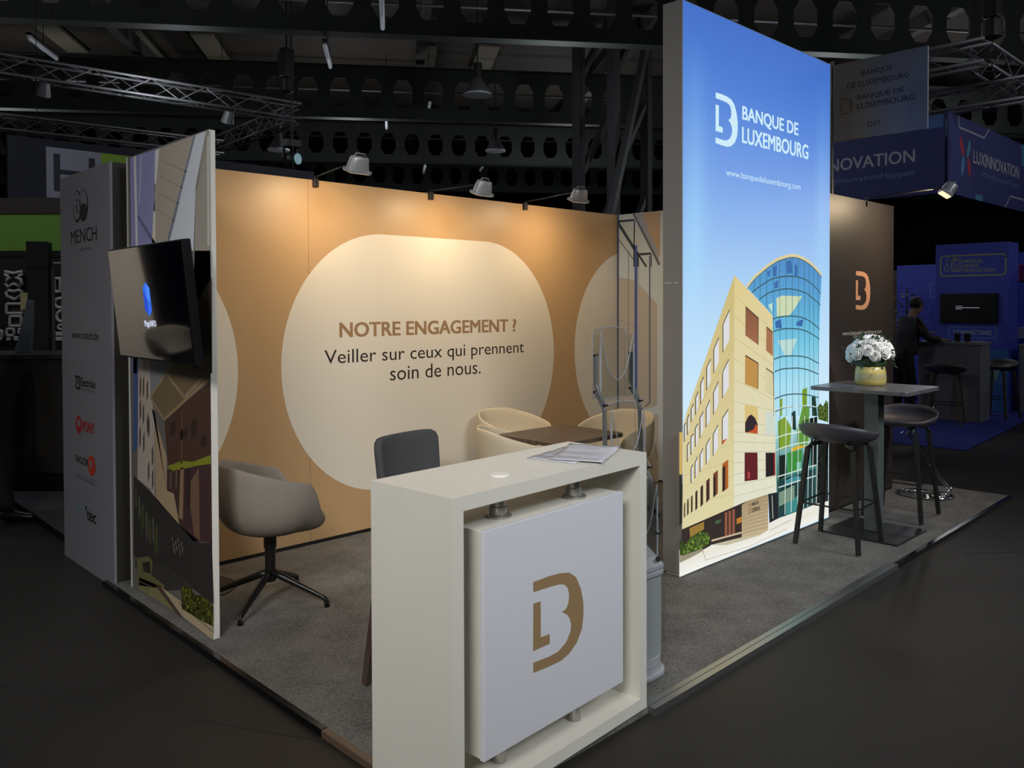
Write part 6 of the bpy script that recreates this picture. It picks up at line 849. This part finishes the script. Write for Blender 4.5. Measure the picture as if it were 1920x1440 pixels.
art('medical_print', [(1, 'L.016', tq, [(.0, 2.0), (.0, 2.001)]), outline(rrect(.075, 2.085, 1.0, 2.40, .05, 4), .022, 2, yl)] + icon + [
  (2, 'T', yl, 'MEDICAL', (.41, 2.28, .69, 2.335), .03), (2, 'T', yl, 'DEVICE', (.41, 2.21, .63, 2.262), .03), (2, 'T', yl, 'PRODUCTION', (.41, 2.135, .85, 2.19), .03),
  outline(rrect(.20, 1.12, .88, 1.28, .025, 3), .012, 2, tq), (2, 'L.012', tq, [(.66, 1.04), (.70, 1.12)]), (2, 'L.012', tq, [(.655, 1.04), (.62, 1.12)]), (2, 'T', (170, 190, 200), 'CONNECTING', (.27, 1.165, .81, 1.235), .03),
  (1, (70, 120, 190), [(.70, .0126), (1.04, .0126), (1.04, .95), (.70, .95)]), outline(ell(.90, .62, .10, .17), .03, 2, (110, 150, 200)), (2, (130, 180, 170), ell(.86, .62, .06, .14))], Mp, pr_, pl)
ps = thing('monitor', 'black wall screen on the medical pillar', 'screen', (12.395, .445, 1.575))
b = MB(); b.box(-.04, -.001, -.41, .41, -.23, .23); b.build('housing', MATS['tv_black'], ps, bevel=.005)
Ms = frame_from((-.0405, .41, -.23), (0, -1, 0), (0, 0, 1))
art('screen_text', [(1, (150, 150, 160), [(.23, .235), (.57, .235), (.57, .243), (.23, .243)]), (1, (120, 120, 130), [(.23, .262), (.33, .262), (.33, .27), (.23, .27)]), (1, (120, 120, 130), [(.23, .215), (.32, .215), (.32, .222), (.23, .222)])], Ms, scm, ps)
p2 = thing('display_pillar', 'narrow blue pillar half hidden behind the medical pillar', 'pillar', (13.9, 1.72, .0125))
b = MB(); b.box(-.2, .2, -.5, .32, 0, 2.32); b.build('body', blue, p2, bevel=.004)
art('panel_print', [outline(rrect(.57, 1.75, 1.4, 2.0, .04, 3), .02, 1, (90, 140, 190))], frame_from((-.2005, .32, 0), (0, -1, 0), (0, 0, 1)), pr_, p2)
p3 = thing('display_pillar', 'blue pillar with pink heart sign cut by the right picture edge', 'pillar', (13.55, -.62, .0125))
b = MB(); b.box(-.25, .25, -.55, .62, 0, 2.45); b.build('body', blue, p3, bevel=.004)
pk_ = (200, 70, 150)
hp = [(.16+.09*math.sin(t_)**3, 2.10+.0056*(13*math.cos(t_)-5*math.cos(2*t_)-2*math.cos(3*t_)-math.cos(4*t_))) for t_ in [2*PI*k/28 for k in range(28)]]
art('heart_print', [(1, (96, 30, 84), [(.0, 1.98), (1.1, 1.98), (1.1, 2.25), (.0, 2.25)]), outline([(.0, 1.98), (1.1, 1.98), (1.1, 2.25), (.0, 2.25)], .012, 2, pk_), outline(hp, .014, 3, pk_), (2, (150, 150, 160), hp)], frame_from((-.2505, .62, 0), (0, -1, 0), (0, 0, 1)), pr_, p3)
m3 = thing('monitor', 'blue lit wall screen at the right picture edge', 'screen', (13.295, -.55, 1.56))
b = MB(); b.box(-.04, -.001, -.4, .4, -.24, .24); b.build('housing', MATS['tv_black'], m3, bevel=.005)
art('screen_image', [(1, (20, 40, 110), [(.03, .03), (.77, .03), (.77, .45), (.03, .45)])], frame_from((-.0405, .4, -.24), (0, -1, 0), (0, 0, 1)), mat_print('screen_dim', .3, True, .35), m3)
pw = thing('wall_ledge', 'white ledge below the blue screen at the right picture edge', 'ledge', (13.2, -.55, 1.10))
b = MB(); b.box(-.15, .095, -.5, .5, 0, .17); b.build('ledge', mat('lavender_white', (150, 148, 172), .5), pw)
def white_counter(label, x0, x1, y0, y1, h):
    t_ = thing('bar_counter', label, 'counter', ((x0+x1)/2, (y0+y1)/2, .0125)); dx, dy = (x1-x0)/2, (y1-y0)/2
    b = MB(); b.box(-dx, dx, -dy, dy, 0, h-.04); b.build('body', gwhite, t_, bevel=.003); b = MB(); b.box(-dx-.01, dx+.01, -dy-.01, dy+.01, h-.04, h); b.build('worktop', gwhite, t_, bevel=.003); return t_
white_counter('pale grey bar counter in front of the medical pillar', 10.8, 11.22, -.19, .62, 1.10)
white_counter('pale grey bar counter under the ledge at the right picture edge', 12.5, 12.9, -1.3, -.22, 1.02)
def cup(label, x, y):
    t_ = thing('cup', label, 'cup', (x, y, 1.1127), 0, 'dark cups on the pale bar counter')
    b = MB(); b.lathe([(.036, 0), (.043, .10), (.04, .10), (.034, .006)], 18, capt=True); b.build('body', black, t_, smooth=False); b = MB(); b.lathe([(.044, .1), (.044, .112), (.036, .118)], 18); b.build('lid', MATS['black_cap'], t_)
cup('left dark paper cup on the pale bar counter', 10.98, .16); cup('right dark paper cup on the pale bar counter', 10.95, .02)
olive = mat('dark_olive_plastic', (62, 62, 62), .5); legw = mat('stool_leg_wood', (92, 80, 66), .5)
s3 = make_stool('dark bar stool in front of the pale bar counter of the blue stand', 'stools of the blue stand', olive, legw)
s3.location = (10.34, .10, .0125); s3.rotation_euler.z = math.radians(10)
for lab, x, y, a in [('dark bar stool right of the pale bar counter beside the blue pillar', 11.55, -.20, 170), ('dark bar stool cut by the right picture edge', 11.72, -.75, 100)]:
    q = copy_tree(s3); q.location = (x, y, .0125); q.rotation_euler.z = math.radians(a); q['label'] = lab
# cream cupboard and plant glimpsed behind
cu = thing('display_cabinet', 'cream display cabinet in the dark gap beside the brown panel', 'cabinet', (14.6, 2.75, .0125))
b = MB(); b.box(-.2, .2, -.30, .12, 0, 2.28); b.build('side', mat('cream_cabinet', (150, 134, 112), .6), cu); b = MB(); b.box(-.2, .2, .12, 1.2, 1.85, 2.12); b.build('header', MATS['cream_cabinet'], cu)
b = MB(); b.box(.0, .2, .12, 1.2, 0, 1.85); b.build('back', mat('cabinet_dark', (40, 34, 34), .7), cu)
pt = thing('leafy_plant', 'leafy plant with yellowish leaves beside the narrow blue pillar', 'plant', (13.3, 1.72, .0125))
b = MB(); b.lathe([(.14, 0), (.17, .3), (.15, .3)], 16); b.build('pot', black, pt)
b = MB(); b.tube([(0, 0, .3), (.02, 0, 1.9)], .012, 6)
b.build('stem', mat('plant_stem', (60, 54, 34), .7), pt)
b = MB()
for k in range(110):
    a = rnd.uniform(0, 6.28); z_ = rnd.uniform(.6, 1.95); r_ = rnd.uniform(.03, .19); p_ = Vector((r_*math.cos(a), r_*math.sin(a), z_)); d_ = Vector((math.cos(a), math.sin(a), rnd.uniform(-.6, .5)))*.09; s_ = Vector((-math.sin(a), math.cos(a), 0))*.028
    b.bm.faces.new([b.bm.verts.new(q_) for q_ in (p_, p_+d_*.5+s_, p_+d_, p_+d_*.5-s_)])
b.build('foliage', mat('plant_leaf', (150, 138, 70), .6), pt)

# hanging blue banner, two faces
hbn = thing('hanging_banner', 'blue hanging banner with innovation lettering facing the aisle', 'banner', (11.137, .378, 0))
b = MB(); b.box(0, .08, .03, 2.6, 3.25, 4.385); b.build('fabric_panel', mat('deep_blue_fabric', (54, 60, 122), .6), hbn, bevel=.004)
wt = (190, 190, 204); lb = (110, 130, 190)
art('lettering', [(1, (70, 110, 170), [(2.35, 4.385), (2.35, 4.20), (2.56, 4.20), (2.56, 4.385)]), (2, 'T', wt, 'INNOVATION', (.60, 3.745, 2.174, 3.935), .02), (2, 'T', lb, '#MakingInnovationHappen', (.43, 3.52, 2.162, 3.64), .005)], frame_from((-.0006, 2.6, 0), (0, -1, 0), (0, 0, 1)), pr_, hbn)
hb2 = thing('hanging_banner', 'blue hanging banner with red and blue petal logo on the right edge', 'banner', (11.137, .378, 0))
b = MB(); b.box(.03, 5, -.03, .0, 3.25, 4.42); b.build('fabric_panel', mat('mid_blue_fabric', (66, 74, 136), .6), hb2, bevel=.004)
def petal(cx, cz, a, L_=.16, w_=.06): return [(cx+math.cos(a)*L_*math.cos(t_)-math.sin(a)*w_*math.sin(t_), cz+math.sin(a)*L_*math.cos(t_)+math.cos(a)*w_*math.sin(t_)) for t_ in [2*PI*k/20 for k in range(20)]]
art('lettering', [(1, (220, 60, 80), petal(.58, 3.98, -1.0)), (1, (100, 170, 200), petal(.88, 3.98, 1.15)), (1, (90, 160, 210), petal(.62, 3.70, 1.3)), (1, (220, 60, 80), petal(.90, 3.72, -1.25)),
   (1, 'T', (210, 206, 206), 'LUXINNOVATION', (1.10, 3.80, 3.48, 4.0), .02), (1, 'T', lb, '#MakingInnovationHappen', (1.44, 3.60, 3.49, 3.73), .005), (1, 'L.03', wt, [(.45, 4.42), (.45, 4.25), (1.60, 4.25), (1.85, 4.42)]), (1, 'L.03', wt, [(2.7, 3.25), (3.0, 3.46), (5, 3.46)]), (1, (100, 170, 210), [(1.2, 3.25), (1.55, 3.25), (1.55, 3.34), (1.2, 3.34)]), (1, (80, 150, 190), [(3.62, 4.05), (5, 4.05), (5, 4.42), (3.62, 4.42)])], frame_from((0, -.0306, 0), (1, 0, 0), (0, 0, 1)), pr_, hb2)

# ------------------------------------------------------------------ trusses
trm = mat('truss_aluminium', (120, 120, 122), .45, .6)
def truss(label, A0, B0, size=.29, step_=.45, group='lighting trusses under the roof', wires=False):
    A0, B0 = Vector(A0), Vector(B0); d = B0-A0; L_ = d.length; d.normalize(); sd = d.cross(Vector((0, 0, 1))).normalized()*size/2; up = Vector((0, 0, size/2))
    t_ = thing('lighting_truss', label, 'truss', A0, 0, group)
    cs4 = [sd+up, -sd+up, -sd-up, sd-up]
    for c_ in cs4:
        b = MB(); b.tube([c_, c_+d*L_], .025, 8); b.build('chord', trm, t_, smooth=True)
    b = MB(); n = max(2, int(L_/step_))
    for i in range(n):
        for q in range(4):
            p_, r_ = cs4[q], cs4[(q+1) % 4]
            a_, c_ = (p_, r_) if i % 2 == 0 else (r_, p_)
            b.tube([a_+d*L_*i/n, c_+d*L_*(i+1)/n], .011, 5)
    b.build('bracing', trm, t_)
    for q in (.06, .94) if wires else ():
        b = MB(); w_ = d*L_*q; b.tube([w_+up, (w_.x, w_.y, 7.998-A0.z)], .007, 5); b.build('drop_wire', MATS['black_cap'], t_)
    return t_
c1 = Vector((6.524, 10.458, 5.36)); c2 = Vector((6.849, 14.883, 5.36)); a1 = Vector((-2.0, 11.45, 5.45)); a2 = Vector((-3.5, 15.6, 5.3))
dv = (c1-a1); truss('nearer long truss of the hanging rectangle at upper left', a1, c1)
truss('short side truss joining the two long trusses at upper left', c1+Vector((.05, .35, 0)), c2-Vector((0, .3, 0)), wires=True)
truss('farther long truss of the hanging rectangle, just above the navy banner', a2, c2+Vector((.2, 0, 0)))
truss('truss directly above the blue innovation banner', (11.35, 2.9, 4.60), (11.35, -1.05, 4.60))
truss('truss running away to the right above the petal logo banner', (10.5, -.25, 4.93), (17, -.25, 4.93))
truss('truss behind the grey flag sign at upper right', (10.3, 3.2, 4.93), (10.3, -.4, 4.93), wires=True)
def hoist(label, p, top=7.9):
    t_ = thing('chain_hoist', label, 'hoist', p, 0, 'chain hoists of the trusses')
    b = MB(); b.box(-.12, .12, -.1, .1, .45, 1.0); b.build('motor', black, t_, bevel=.03); b = MB(); b.tube([(0, 0, .0), (0, 0, .45)], .02, 6); b.tube([(0, 0, 1.0), (0, 0, top-p[2])], .018, 6); b.build('chain', MATS['black_cap'], t_)
    b = MB(); b.lathe([(.02, .15), (.13, .2), (.13, .42), (.02, .45)], 14); b.build('chain_bag', black, t_)
hoist('black chain hoist at the right corner of the truss rectangle', (6.3, 10.5, 5.53)); hoist('black chain hoist at the left picture edge', (1.45, 11.05, 5.56))
hoist('black chain hoist above the truss at upper right', (11.0, -.25, 5.1))
def par(label, p, rx=.5):
    t_ = thing('stage_lamp', label, 'lamp', p, 0, 'stage lamps on the trusses')
    b = MB(); b.lathe([(.08, .0), (.12, -.22), (.11, -.22), (.07, -.02)], 18, M=Matrix.Rotation(rx, 4, 'X')); b.build('housing', MATS['dull_grey_tube'], t_, smooth=False); b = MB(); b.tube([(-.13, 0, -.05), (-.13, 0, .14), (.13, 0, .14), (.13, 0, -.05)], .01, 6); b.build('yoke', black, t_)
par('stage lamp hanging at the front end of the right truss', (11.35, -1.0, 4.30), -.4); par('stage lamp on the nearer left truss, left one', (2.25, 10.95, 5.25)); par('stage lamp on the nearer left truss, right one', (5.2, 10.6, 5.2))
mv = thing('moving_head_lamp', 'moving stage lamp with a faint bluish beam lens behind the tan wall', 'lamp', (6.1, 10.0, 4.35))
b = MB(); b.box(-.15, .15, -.12, .12, .22, .36); b.build('base', black, mv, bevel=.01); b = MB(); b.tube([(-.14, 0, .24), (-.16, 0, 0), (-.12, 0, -.02)], .03, 6); b.tube([(.14, 0, .24), (.16, 0, 0), (.12, 0, -.02)], .03, 6); b.build('yoke', black, mv)
b = MB(); b.sphere((0, 0, 0), .13, .15, .14, 14, 10); b.build('head', black, mv, smooth=True); b = MB(); q = Matrix.Rotation(math.radians(25), 4, 'Z') @ Matrix.Rotation(PI/2, 4, 'X'); b.lathe([(.1, .135), (.1, .16), (.0, .165)], 20, M=q, capt=False); b.build('lens', mat('bluish_lens', (150, 190, 200), .2, emit=.35), mv)
b = MB(); b.tube([(0, 0, .36), (0, 0, 3.5)], .012, 6); b.build('drop_wire', MATS['black_cap'], mv)

# ------------------------------------------------------------------ castellated roof beams
bmat = mat('dark_beam_paint', (52, 55, 52), .7, spec=.15)
bd = Vector((.809, -.588, 0)); ba = math.atan2(bd.y, bd.x)
def cast_beam(label, D, zb=6.0, H=1.18, pitch=.72, n0=-40, n1=44):
    P0 = hall(-.203*D, D); t_ = thing('roof_beam', label, 'beam', (P0.x, P0.y, zb), ba, 'castellated roof beams')
    b = MB(); V = {}
    def vv(x, z):
        k = (round(x, 4), round(z, 4))
        if k not in V: V[k] = b.bm.verts.new((x, 0, z))
        return V[k]
    hw, hh, cz = .22, .32, H*.5
    for i in range(n0, n1):
        c_ = i*pitch; x0, x1 = c_-pitch/2, c_+pitch/2
        O_ = [(x0, 0), (c_-.1, 0), (c_+.1, 0), (x1, 0), (x1, cz), (x1, H), (c_+.1, H), (c_-.1, H), (x0, H), (x0, cz)]
        I_ = [(c_-hw, cz-.14), (c_-.11, cz-hh), (c_+.11, cz-hh), (c_+hw, cz-.14), (c_+hw, cz), (c_+hw, cz+.14), (c_+.11, cz+hh), (c_-.11, cz+hh), (c_-hw, cz+.14), (c_-hw, cz)]
        for k in range(10): b.bm.faces.new([vv(*O_[k]), vv(*O_[(k+1) % 10]), vv(*I_[(k+1) % 10]), vv(*I_[k])])
    o = b.build('web', bmat, t_); m_ = o.modifiers.new('solid', 'SOLIDIFY'); m_.thickness = .02; m_.offset = 0
    for z0, z1 in ((-.02, 0), (H, H+.02)):
        b = MB(); b.box(n0*pitch-.36, n1*pitch-.36, -.14, .14, z0, z1); b.build('flange', bmat, t_)
for D, lab in [(13.4, 'nearest castellated steel roof beam with octagonal holes'), (19.4, 'second castellated steel roof beam from the front'), (25.4, 'third castellated steel roof beam from the front'), (31.4, 'farthest castellated steel roof beam, low above the tan wall')]:
    cast_beam(lab, D)
bn = Vector((-bd.y, bd.x, 0))
purl = mat('purlin_paint', (70, 65, 60), .7)
O0 = hall(0, 13.4)
for k, x in enumerate([-13, -7.5, -1.2, 3.4, 9, 15]):
    P0 = O0+bd*x; t_ = thing('roof_purlin', 'dark roof purlin running away from the viewer, %s' % ['far left', 'left above the truss', 'left of the middle', 'right of the middle', 'right behind the tower', 'far right'][k], 'beam', (P0.x, P0.y, 7.3), ba, 'roof purlins')
    b = MB(); b.box(-.1, .1, -12, 26, 0, .32); b.build('profile', purl, t_)
    if k in (1, 2, 3): pass
for k, y in enumerate([2.2, 8.5, 14.5]):
    P0 = O0+bn*y; t_ = thing('conduit_pipe', 'thin pale conduit pipe under the roof, %s' % ['nearest', 'middle one', 'farthest'][k], 'pipe', (P0.x, P0.y, 7.15), ba, 'conduit pipes')
    b = MB(); b.tube([(-24, 0, 0), (26, 0, 0)], .03, 6); b.build('pipe', MATS['dull_grey_tube'], t_)
# translucent roof lights (dull boards) and tube lamps
paleb = mat('pale_roof_board', (126, 118, 100), .7)
for k, (x, y) in enumerate([(-6.4, 2.6), (-3.6, 2.6), (-2.2, 2.2), (-9.5, 7.6), (-7.8, 8), (-6.2, 8), (-1, 8.3), (.5, 8), (4.8, -3.5), (6.5, -3.2)]):
    P0 = O0+bd*x+bn*y; t_ = thing('roof_panel', 'pale roof light panel between the dark beams', 'panel', (P0.x, P0.y, 7.9), ba, 'pale roof panels')
    b = MB(); b.box(-.25, .25, -1.1, 1.1, 0, .06); b.build('board', paleb, t_)
tubem = mat('tube_lamp_white', (215, 220, 228), .4, emit=.07)
for k, (px, py, D, lab) in enumerate([(618, 108, 13.9, 'bright tube lamp under the roof above the left truss corner'), (720, 30, 12, 'tube lamp near the top of the picture, middle'), (88, 92, 15, 'tube lamp above the left truss'), (727, 232, 21, 'short tube lamp in a hole of the second beam'), (797, 318, 24, 'tube lamp just above the tan wall, middle'), (806, 205, 20, 'tube lamp beside the second beam'), (905, 315, 27, 'tube lamp above the right part of the tan wall')]):
    P0 = hall(pxl(px, D), D, pzz(py, D)); t_ = thing('tube_lamp', lab, 'lamp', P0, ba+PI/2, 'tube lamps under the roof')
    L_ = .6
    b = MB(); b.tube([(-L_, 0, 0), (L_, 0, 0)], .034, 10); b.build('tube', tubem, t_, smooth=True); b = MB(); b.box(-L_-.03, L_+.03, -.04, .04, .05, .10); b.build('fitting', black, t_); b = MB(); b.tube([(0, 0, .1), (0, 0, 7.998-P0.z)], .008, 5); b.build('drop_wire', MATS['black_cap'], t_)
for k, (px, py, D, lab) in enumerate([(897, 178, 16.5, 'round pendant bay lamp in front of the second beam'), (930, 283, 23, 'round pendant bay lamp in front of the third beam'), (525, 280, 21, 'round pendant bay lamp behind the bluish stage lamp')]):
    P0 = hall(pxl(px, D), D, pzz(py, D)); t_ = thing('bay_lamp', lab, 'lamp', P0, 0, 'pendant bay lamps')
    b = MB(); b.lathe([(.27, 0), (.25, .05), (.14, .22), (.08, .3)], 24); b.build('reflector', MATS['dull_grey_tube'], t_, smooth=False); b = MB(); b.lathe([(.28, -.03), (.28, .0)], 24); b.build('rim', silver, t_); b = MB(); b.lathe([(.09, .3), (.09, .6)], 14); b.tube([(0, 0, .6), (0, 0, 7.998-P0.z)], .012, 6); b.build('ballast', black, t_)
# lattice column group behind the tower
lc_ = thing('lattice_column', 'dark steel lattice column between tan wall and lit tower', 'column', hall(pxl(1150, 17.5), 17.5), .2)
cm = mat('lattice_paint', (34, 34, 35), .6); b = MB()
for x, y in [(-.75, -.4), (.75, -.4), (-.75, .4), (.75, .4)]: b.box(x-.11, x+.11, y-.09, y+.09, 0, 8)
b.build('post', cm, lc_); b = MB()
for y in (-.4, .4):
    for i in range(4): b.tube([(-.75, y, i*2+.2), (.75, y, i*2+2)], .08, 4)
b.build('bracing', mat('lattice_brace', (58, 58, 58), .5), lc_)
for i, (x0, z0, x1, z1) in enumerate([(-1.35, 3.2, .75, 8)]):
    b = MB(); b.tube([(x0, -.6, z0), (x1, -.6, z1)], .09, 4); b.build('brace', MATS['lattice_brace'], lc_)

# ------------------------------------------------------------------ people (dark figures at both picture edges)
def skin_obj(name, chains, root, m, parent, sub=1):
    """chains: list of lists of (point, radius); equal points are merged"""
    vs = []; idx = {}; es = []
    def vi(p, r):
        k = tuple(round(q, 4) for q in p)
        if k not in idx: idx[k] = len(vs); vs.append((Vector(p), r))
        return idx[k]
    for ch in chains:
        pr0 = None
        for p, r in ch:
            i = vi(p, r)
            if pr0 is not None and i != pr0: es.append((pr0, i))
            pr0 = i
    me = bpy.data.meshes.new(name); me.from_pydata([v for v, r in vs], es, []); me.materials.append(m)
    o = bpy.data.objects.new(name, me); COL.objects.link(o); o.parent = parent
    sk = o.modifiers.new('skin', 'SKIN'); sk.use_smooth_shade = True
    for i, (v, r) in enumerate(vs):
        d_ = me.skin_vertices[0].data[i]; rr_ = r if isinstance(r, tuple) else (r, r); d_.radius = rr_; d_.use_root = (i == idx[tuple(round(q, 4) for q in root)])
    s_ = o.modifiers.new('sub', 'SUBSURF'); s_.levels = sub; s_.render_levels = sub+1
    return o
skinm = mat('skin', (150, 112, 92), .6); hairm = mat('dark_hair', (30, 24, 20), .6); trm_ = mat('black_trousers', (13, 13, 16), .8); jkm = mat('dark_grey_jacket', (50, 48, 52), .8); shoem = mat('black_shoe', (12, 12, 12), .35)
def hand_chains(w, d, n_):
    """five fingers from wrist w along d, palm normal n_"""
    d = Vector(d).normalized(); n_ = Vector(n_).normalized(); s_ = d.cross(n_).normalized(); w = Vector(w); palm = w+d*.055; ch = [[(w, .024), (palm, (.036, .018))]]
    for k, L_ in enumerate([.075, .085, .08, .062]):
        b0 = palm+d*.035+s_*(.03-.02*k); ch.append([(palm, (.036, .018)), (b0, .0095), (b0+d*L_*.5+n_*.006, .009), (b0+d*L_+n_*.022, .007)])
    t0 = w+d*.025+s_*.036; ch.append([(w, .024), (t0, .011), (t0+d*.035+s_*.016+n_*.008, .0095), (t0+d*.058+s_*.012+n_*.016, .008)]); return ch
def person(label, loc, rz, pose, jacket):
    """local frame: x forward, y left, z up"""
    t_ = thing('person', label, 'person', loc, rz)
    J = {k: Vector(v) for k, v in pose.items()}
    body = [[(J['pelvis'], (.13, .10)), (J['waist'], (.12, .09)), (J['chest'], (.125, .085)), (J['neck0'], .055), (J['neck1'], .052), (J['head0'], (.07, .078)), (J['head1'], (.074, .09)), (J['head2'], (.05, .06))]]
    for s_ in 'lr':
        body.append([(J['chest'], (.125, .085)), (J['sh'+s_]-Vector((0, 0, .015)), .042), (J['el'+s_], .042), (J['wr'+s_], .026)])
        body.append([(J['pelvis'], (.13, .10)), (J['hip'+s_], .085), (J['kn'+s_], .055), (J['an'+s_], .034)])
        body += hand_chains(J['wr'+s_], J['wr'+s_]-J['el'+s_], J.get('pn'+s_, Vector((0, 1 if s_ == 'r' else -1, 0))))
    skin_obj('body', body, J['pelvis'], skinm, t_)
    trs = [[(J['waist'], (.135, .105)), (J['pelvis'], (.155, .125))]]
    for s_ in 'lr': trs.append([(J['pelvis'], (.155, .125)), (J['hip'+s_], .105), (J['kn'+s_], .08), (J['an'+s_]+Vector((0, 0, -.02)), .072)])
    skin_obj('trousers', trs, J['pelvis'], trm_, t_)
    jk = [[(J['pelvis']+Vector((0, 0, -.06)), (.185, .15)), (J['waist'], (.165, .13)), (J['chest'], (.19, .135)), (J['neck0'], .085)]]
    for s_ in 'lr': jk.append([(J['chest'], (.19, .135)), (J['sh'+s_], .085), (J['el'+s_], .06), (J['el'+s_].lerp(J['wr'+s_], .9), .045)])
    skin_obj('jacket', jk, J['waist'], jacket, t_)
    for s_ in 'lr':
        an, to = J['an'+s_], J['toe'+s_]; f_ = (to-an); f_.z = 0; f_.normalize(); hb_ = Vector((an.x, an.y, .045))
        skin_obj('shoe', [[(hb_-f_*.05, .045), (hb_+f_*.04, .05), (hb_+f_*.14+Vector((0, 0, -.008)), (.048, .036)), (hb_+f_*.22+Vector((0, 0, -.014)), (.03, .026))]], hb_+f_*.04, shoem, t_)
    hd = J['head1']; fw = (J['head1']-J['neck1']); q = Vector(pose.get('look', (1, 0, 0))).normalized(); sd = Vector((0, 0, 1)).cross(q).normalized()
    b = MB(); b.sphere(hd-q*.018+Vector((0, 0, .035)), .092, .092, .095, 16, 10); b.build('hair', hairm, t_, smooth=True)
    fc = hd+q*.078
    b = MB(); b.prism([(-.012, 0), (.012, 0), (0, .05)], frame_from(fc+Vector((0, 0, -.028)), sd, (0, 0, 1)), .02); b.build('nose', skinm, t_, smooth=True)
    for e_ in (-1, 1):
        b = MB(); b.sphere(fc+sd*e_*.03+Vector((0, 0, .018))-q*.004, .011, .011, .007, 8, 6); b.build('eye', black, t_, smooth=True)
        b = MB(); b.sphere(hd+sd*e_*.08-q*.005, .014, .02, .03, 8, 6); b.build('ear', skinm, t_, smooth=True)
    b = MB(); b.sphere(fc+Vector((0, 0, -.05))-q*.006, .022, .01, .006, 8, 6); b.build('mouth', mat('lips', (120, 70, 64), .5), t_, smooth=True)
    return t_
walk = dict(pelvis=(0, 0, .95), waist=(.0, 0, 1.1), chest=(.01, 0, 1.33), neck0=(.01, 0, 1.47), neck1=(.02, 0, 1.54), head0=(.035, 0, 1.6), head1=(.035, 0, 1.67), head2=(.03, 0, 1.74),
  shl=(.0, .19, 1.41), ell=(-.14, .23, 1.15), wrl=(-.16, .22, .90), shr=(.0, -.19, 1.41), elr=(-.15, -.23, 1.15), wrr=(-.17, -.21, .90),
  hipl=(0, .10, .90), knl=(.03, .10, .50), anl=(-.02, .10, .09), toel=(.10, .11, .05), hipr=(0.02, -.10, .88), knr=(.24, -.10, .52), anr=(.33, -.10, .09), toer=(.46, -.10, .05))
pL = hall(-4.19, 6.45); person('person at the left edge in black trousers, only one leg and shoe visible', (pL.x, pL.y, .012), VZ, walk, mat('black_jacket', (16, 16, 18), .8))
lean = dict(pelvis=(-.05, 0, .94), waist=(-.02, 0, 1.08), chest=(.05, 0, 1.31), neck0=(.09, 0, 1.44), neck1=(.12, 0, 1.5), head0=(.16, 0, 1.54), head1=(.175, 0, 1.61), head2=(.18, 0, 1.68),
  shl=(.06, .19, 1.38), ell=(.16, .23, 1.14), wrl=(.38, .16, 1.20), shr=(.06, -.19, 1.38), elr=(.2, -.22, 1.15), wrr=(.44, -.18, 1.13),
  hipl=(-.05, .10, .89), knl=(-.03, .11, .49), anl=(-.08, .11, .09), toel=(.05, .12, .05), hipr=(-.05, -.10, .89), knr=(.02, -.10, .49), anr=(.0, -.10, .09), toer=(.13, -.11, .05), pnl=(0, 0, -1), pnr=(0, 0, -1))
pR = hall(pxl(1698, 11.9), 11.9); person('person in dark jacket leaning with one arm toward the blue pillar', (pR.x, pR.y, .0125), VZ+.12, lean, jkm)
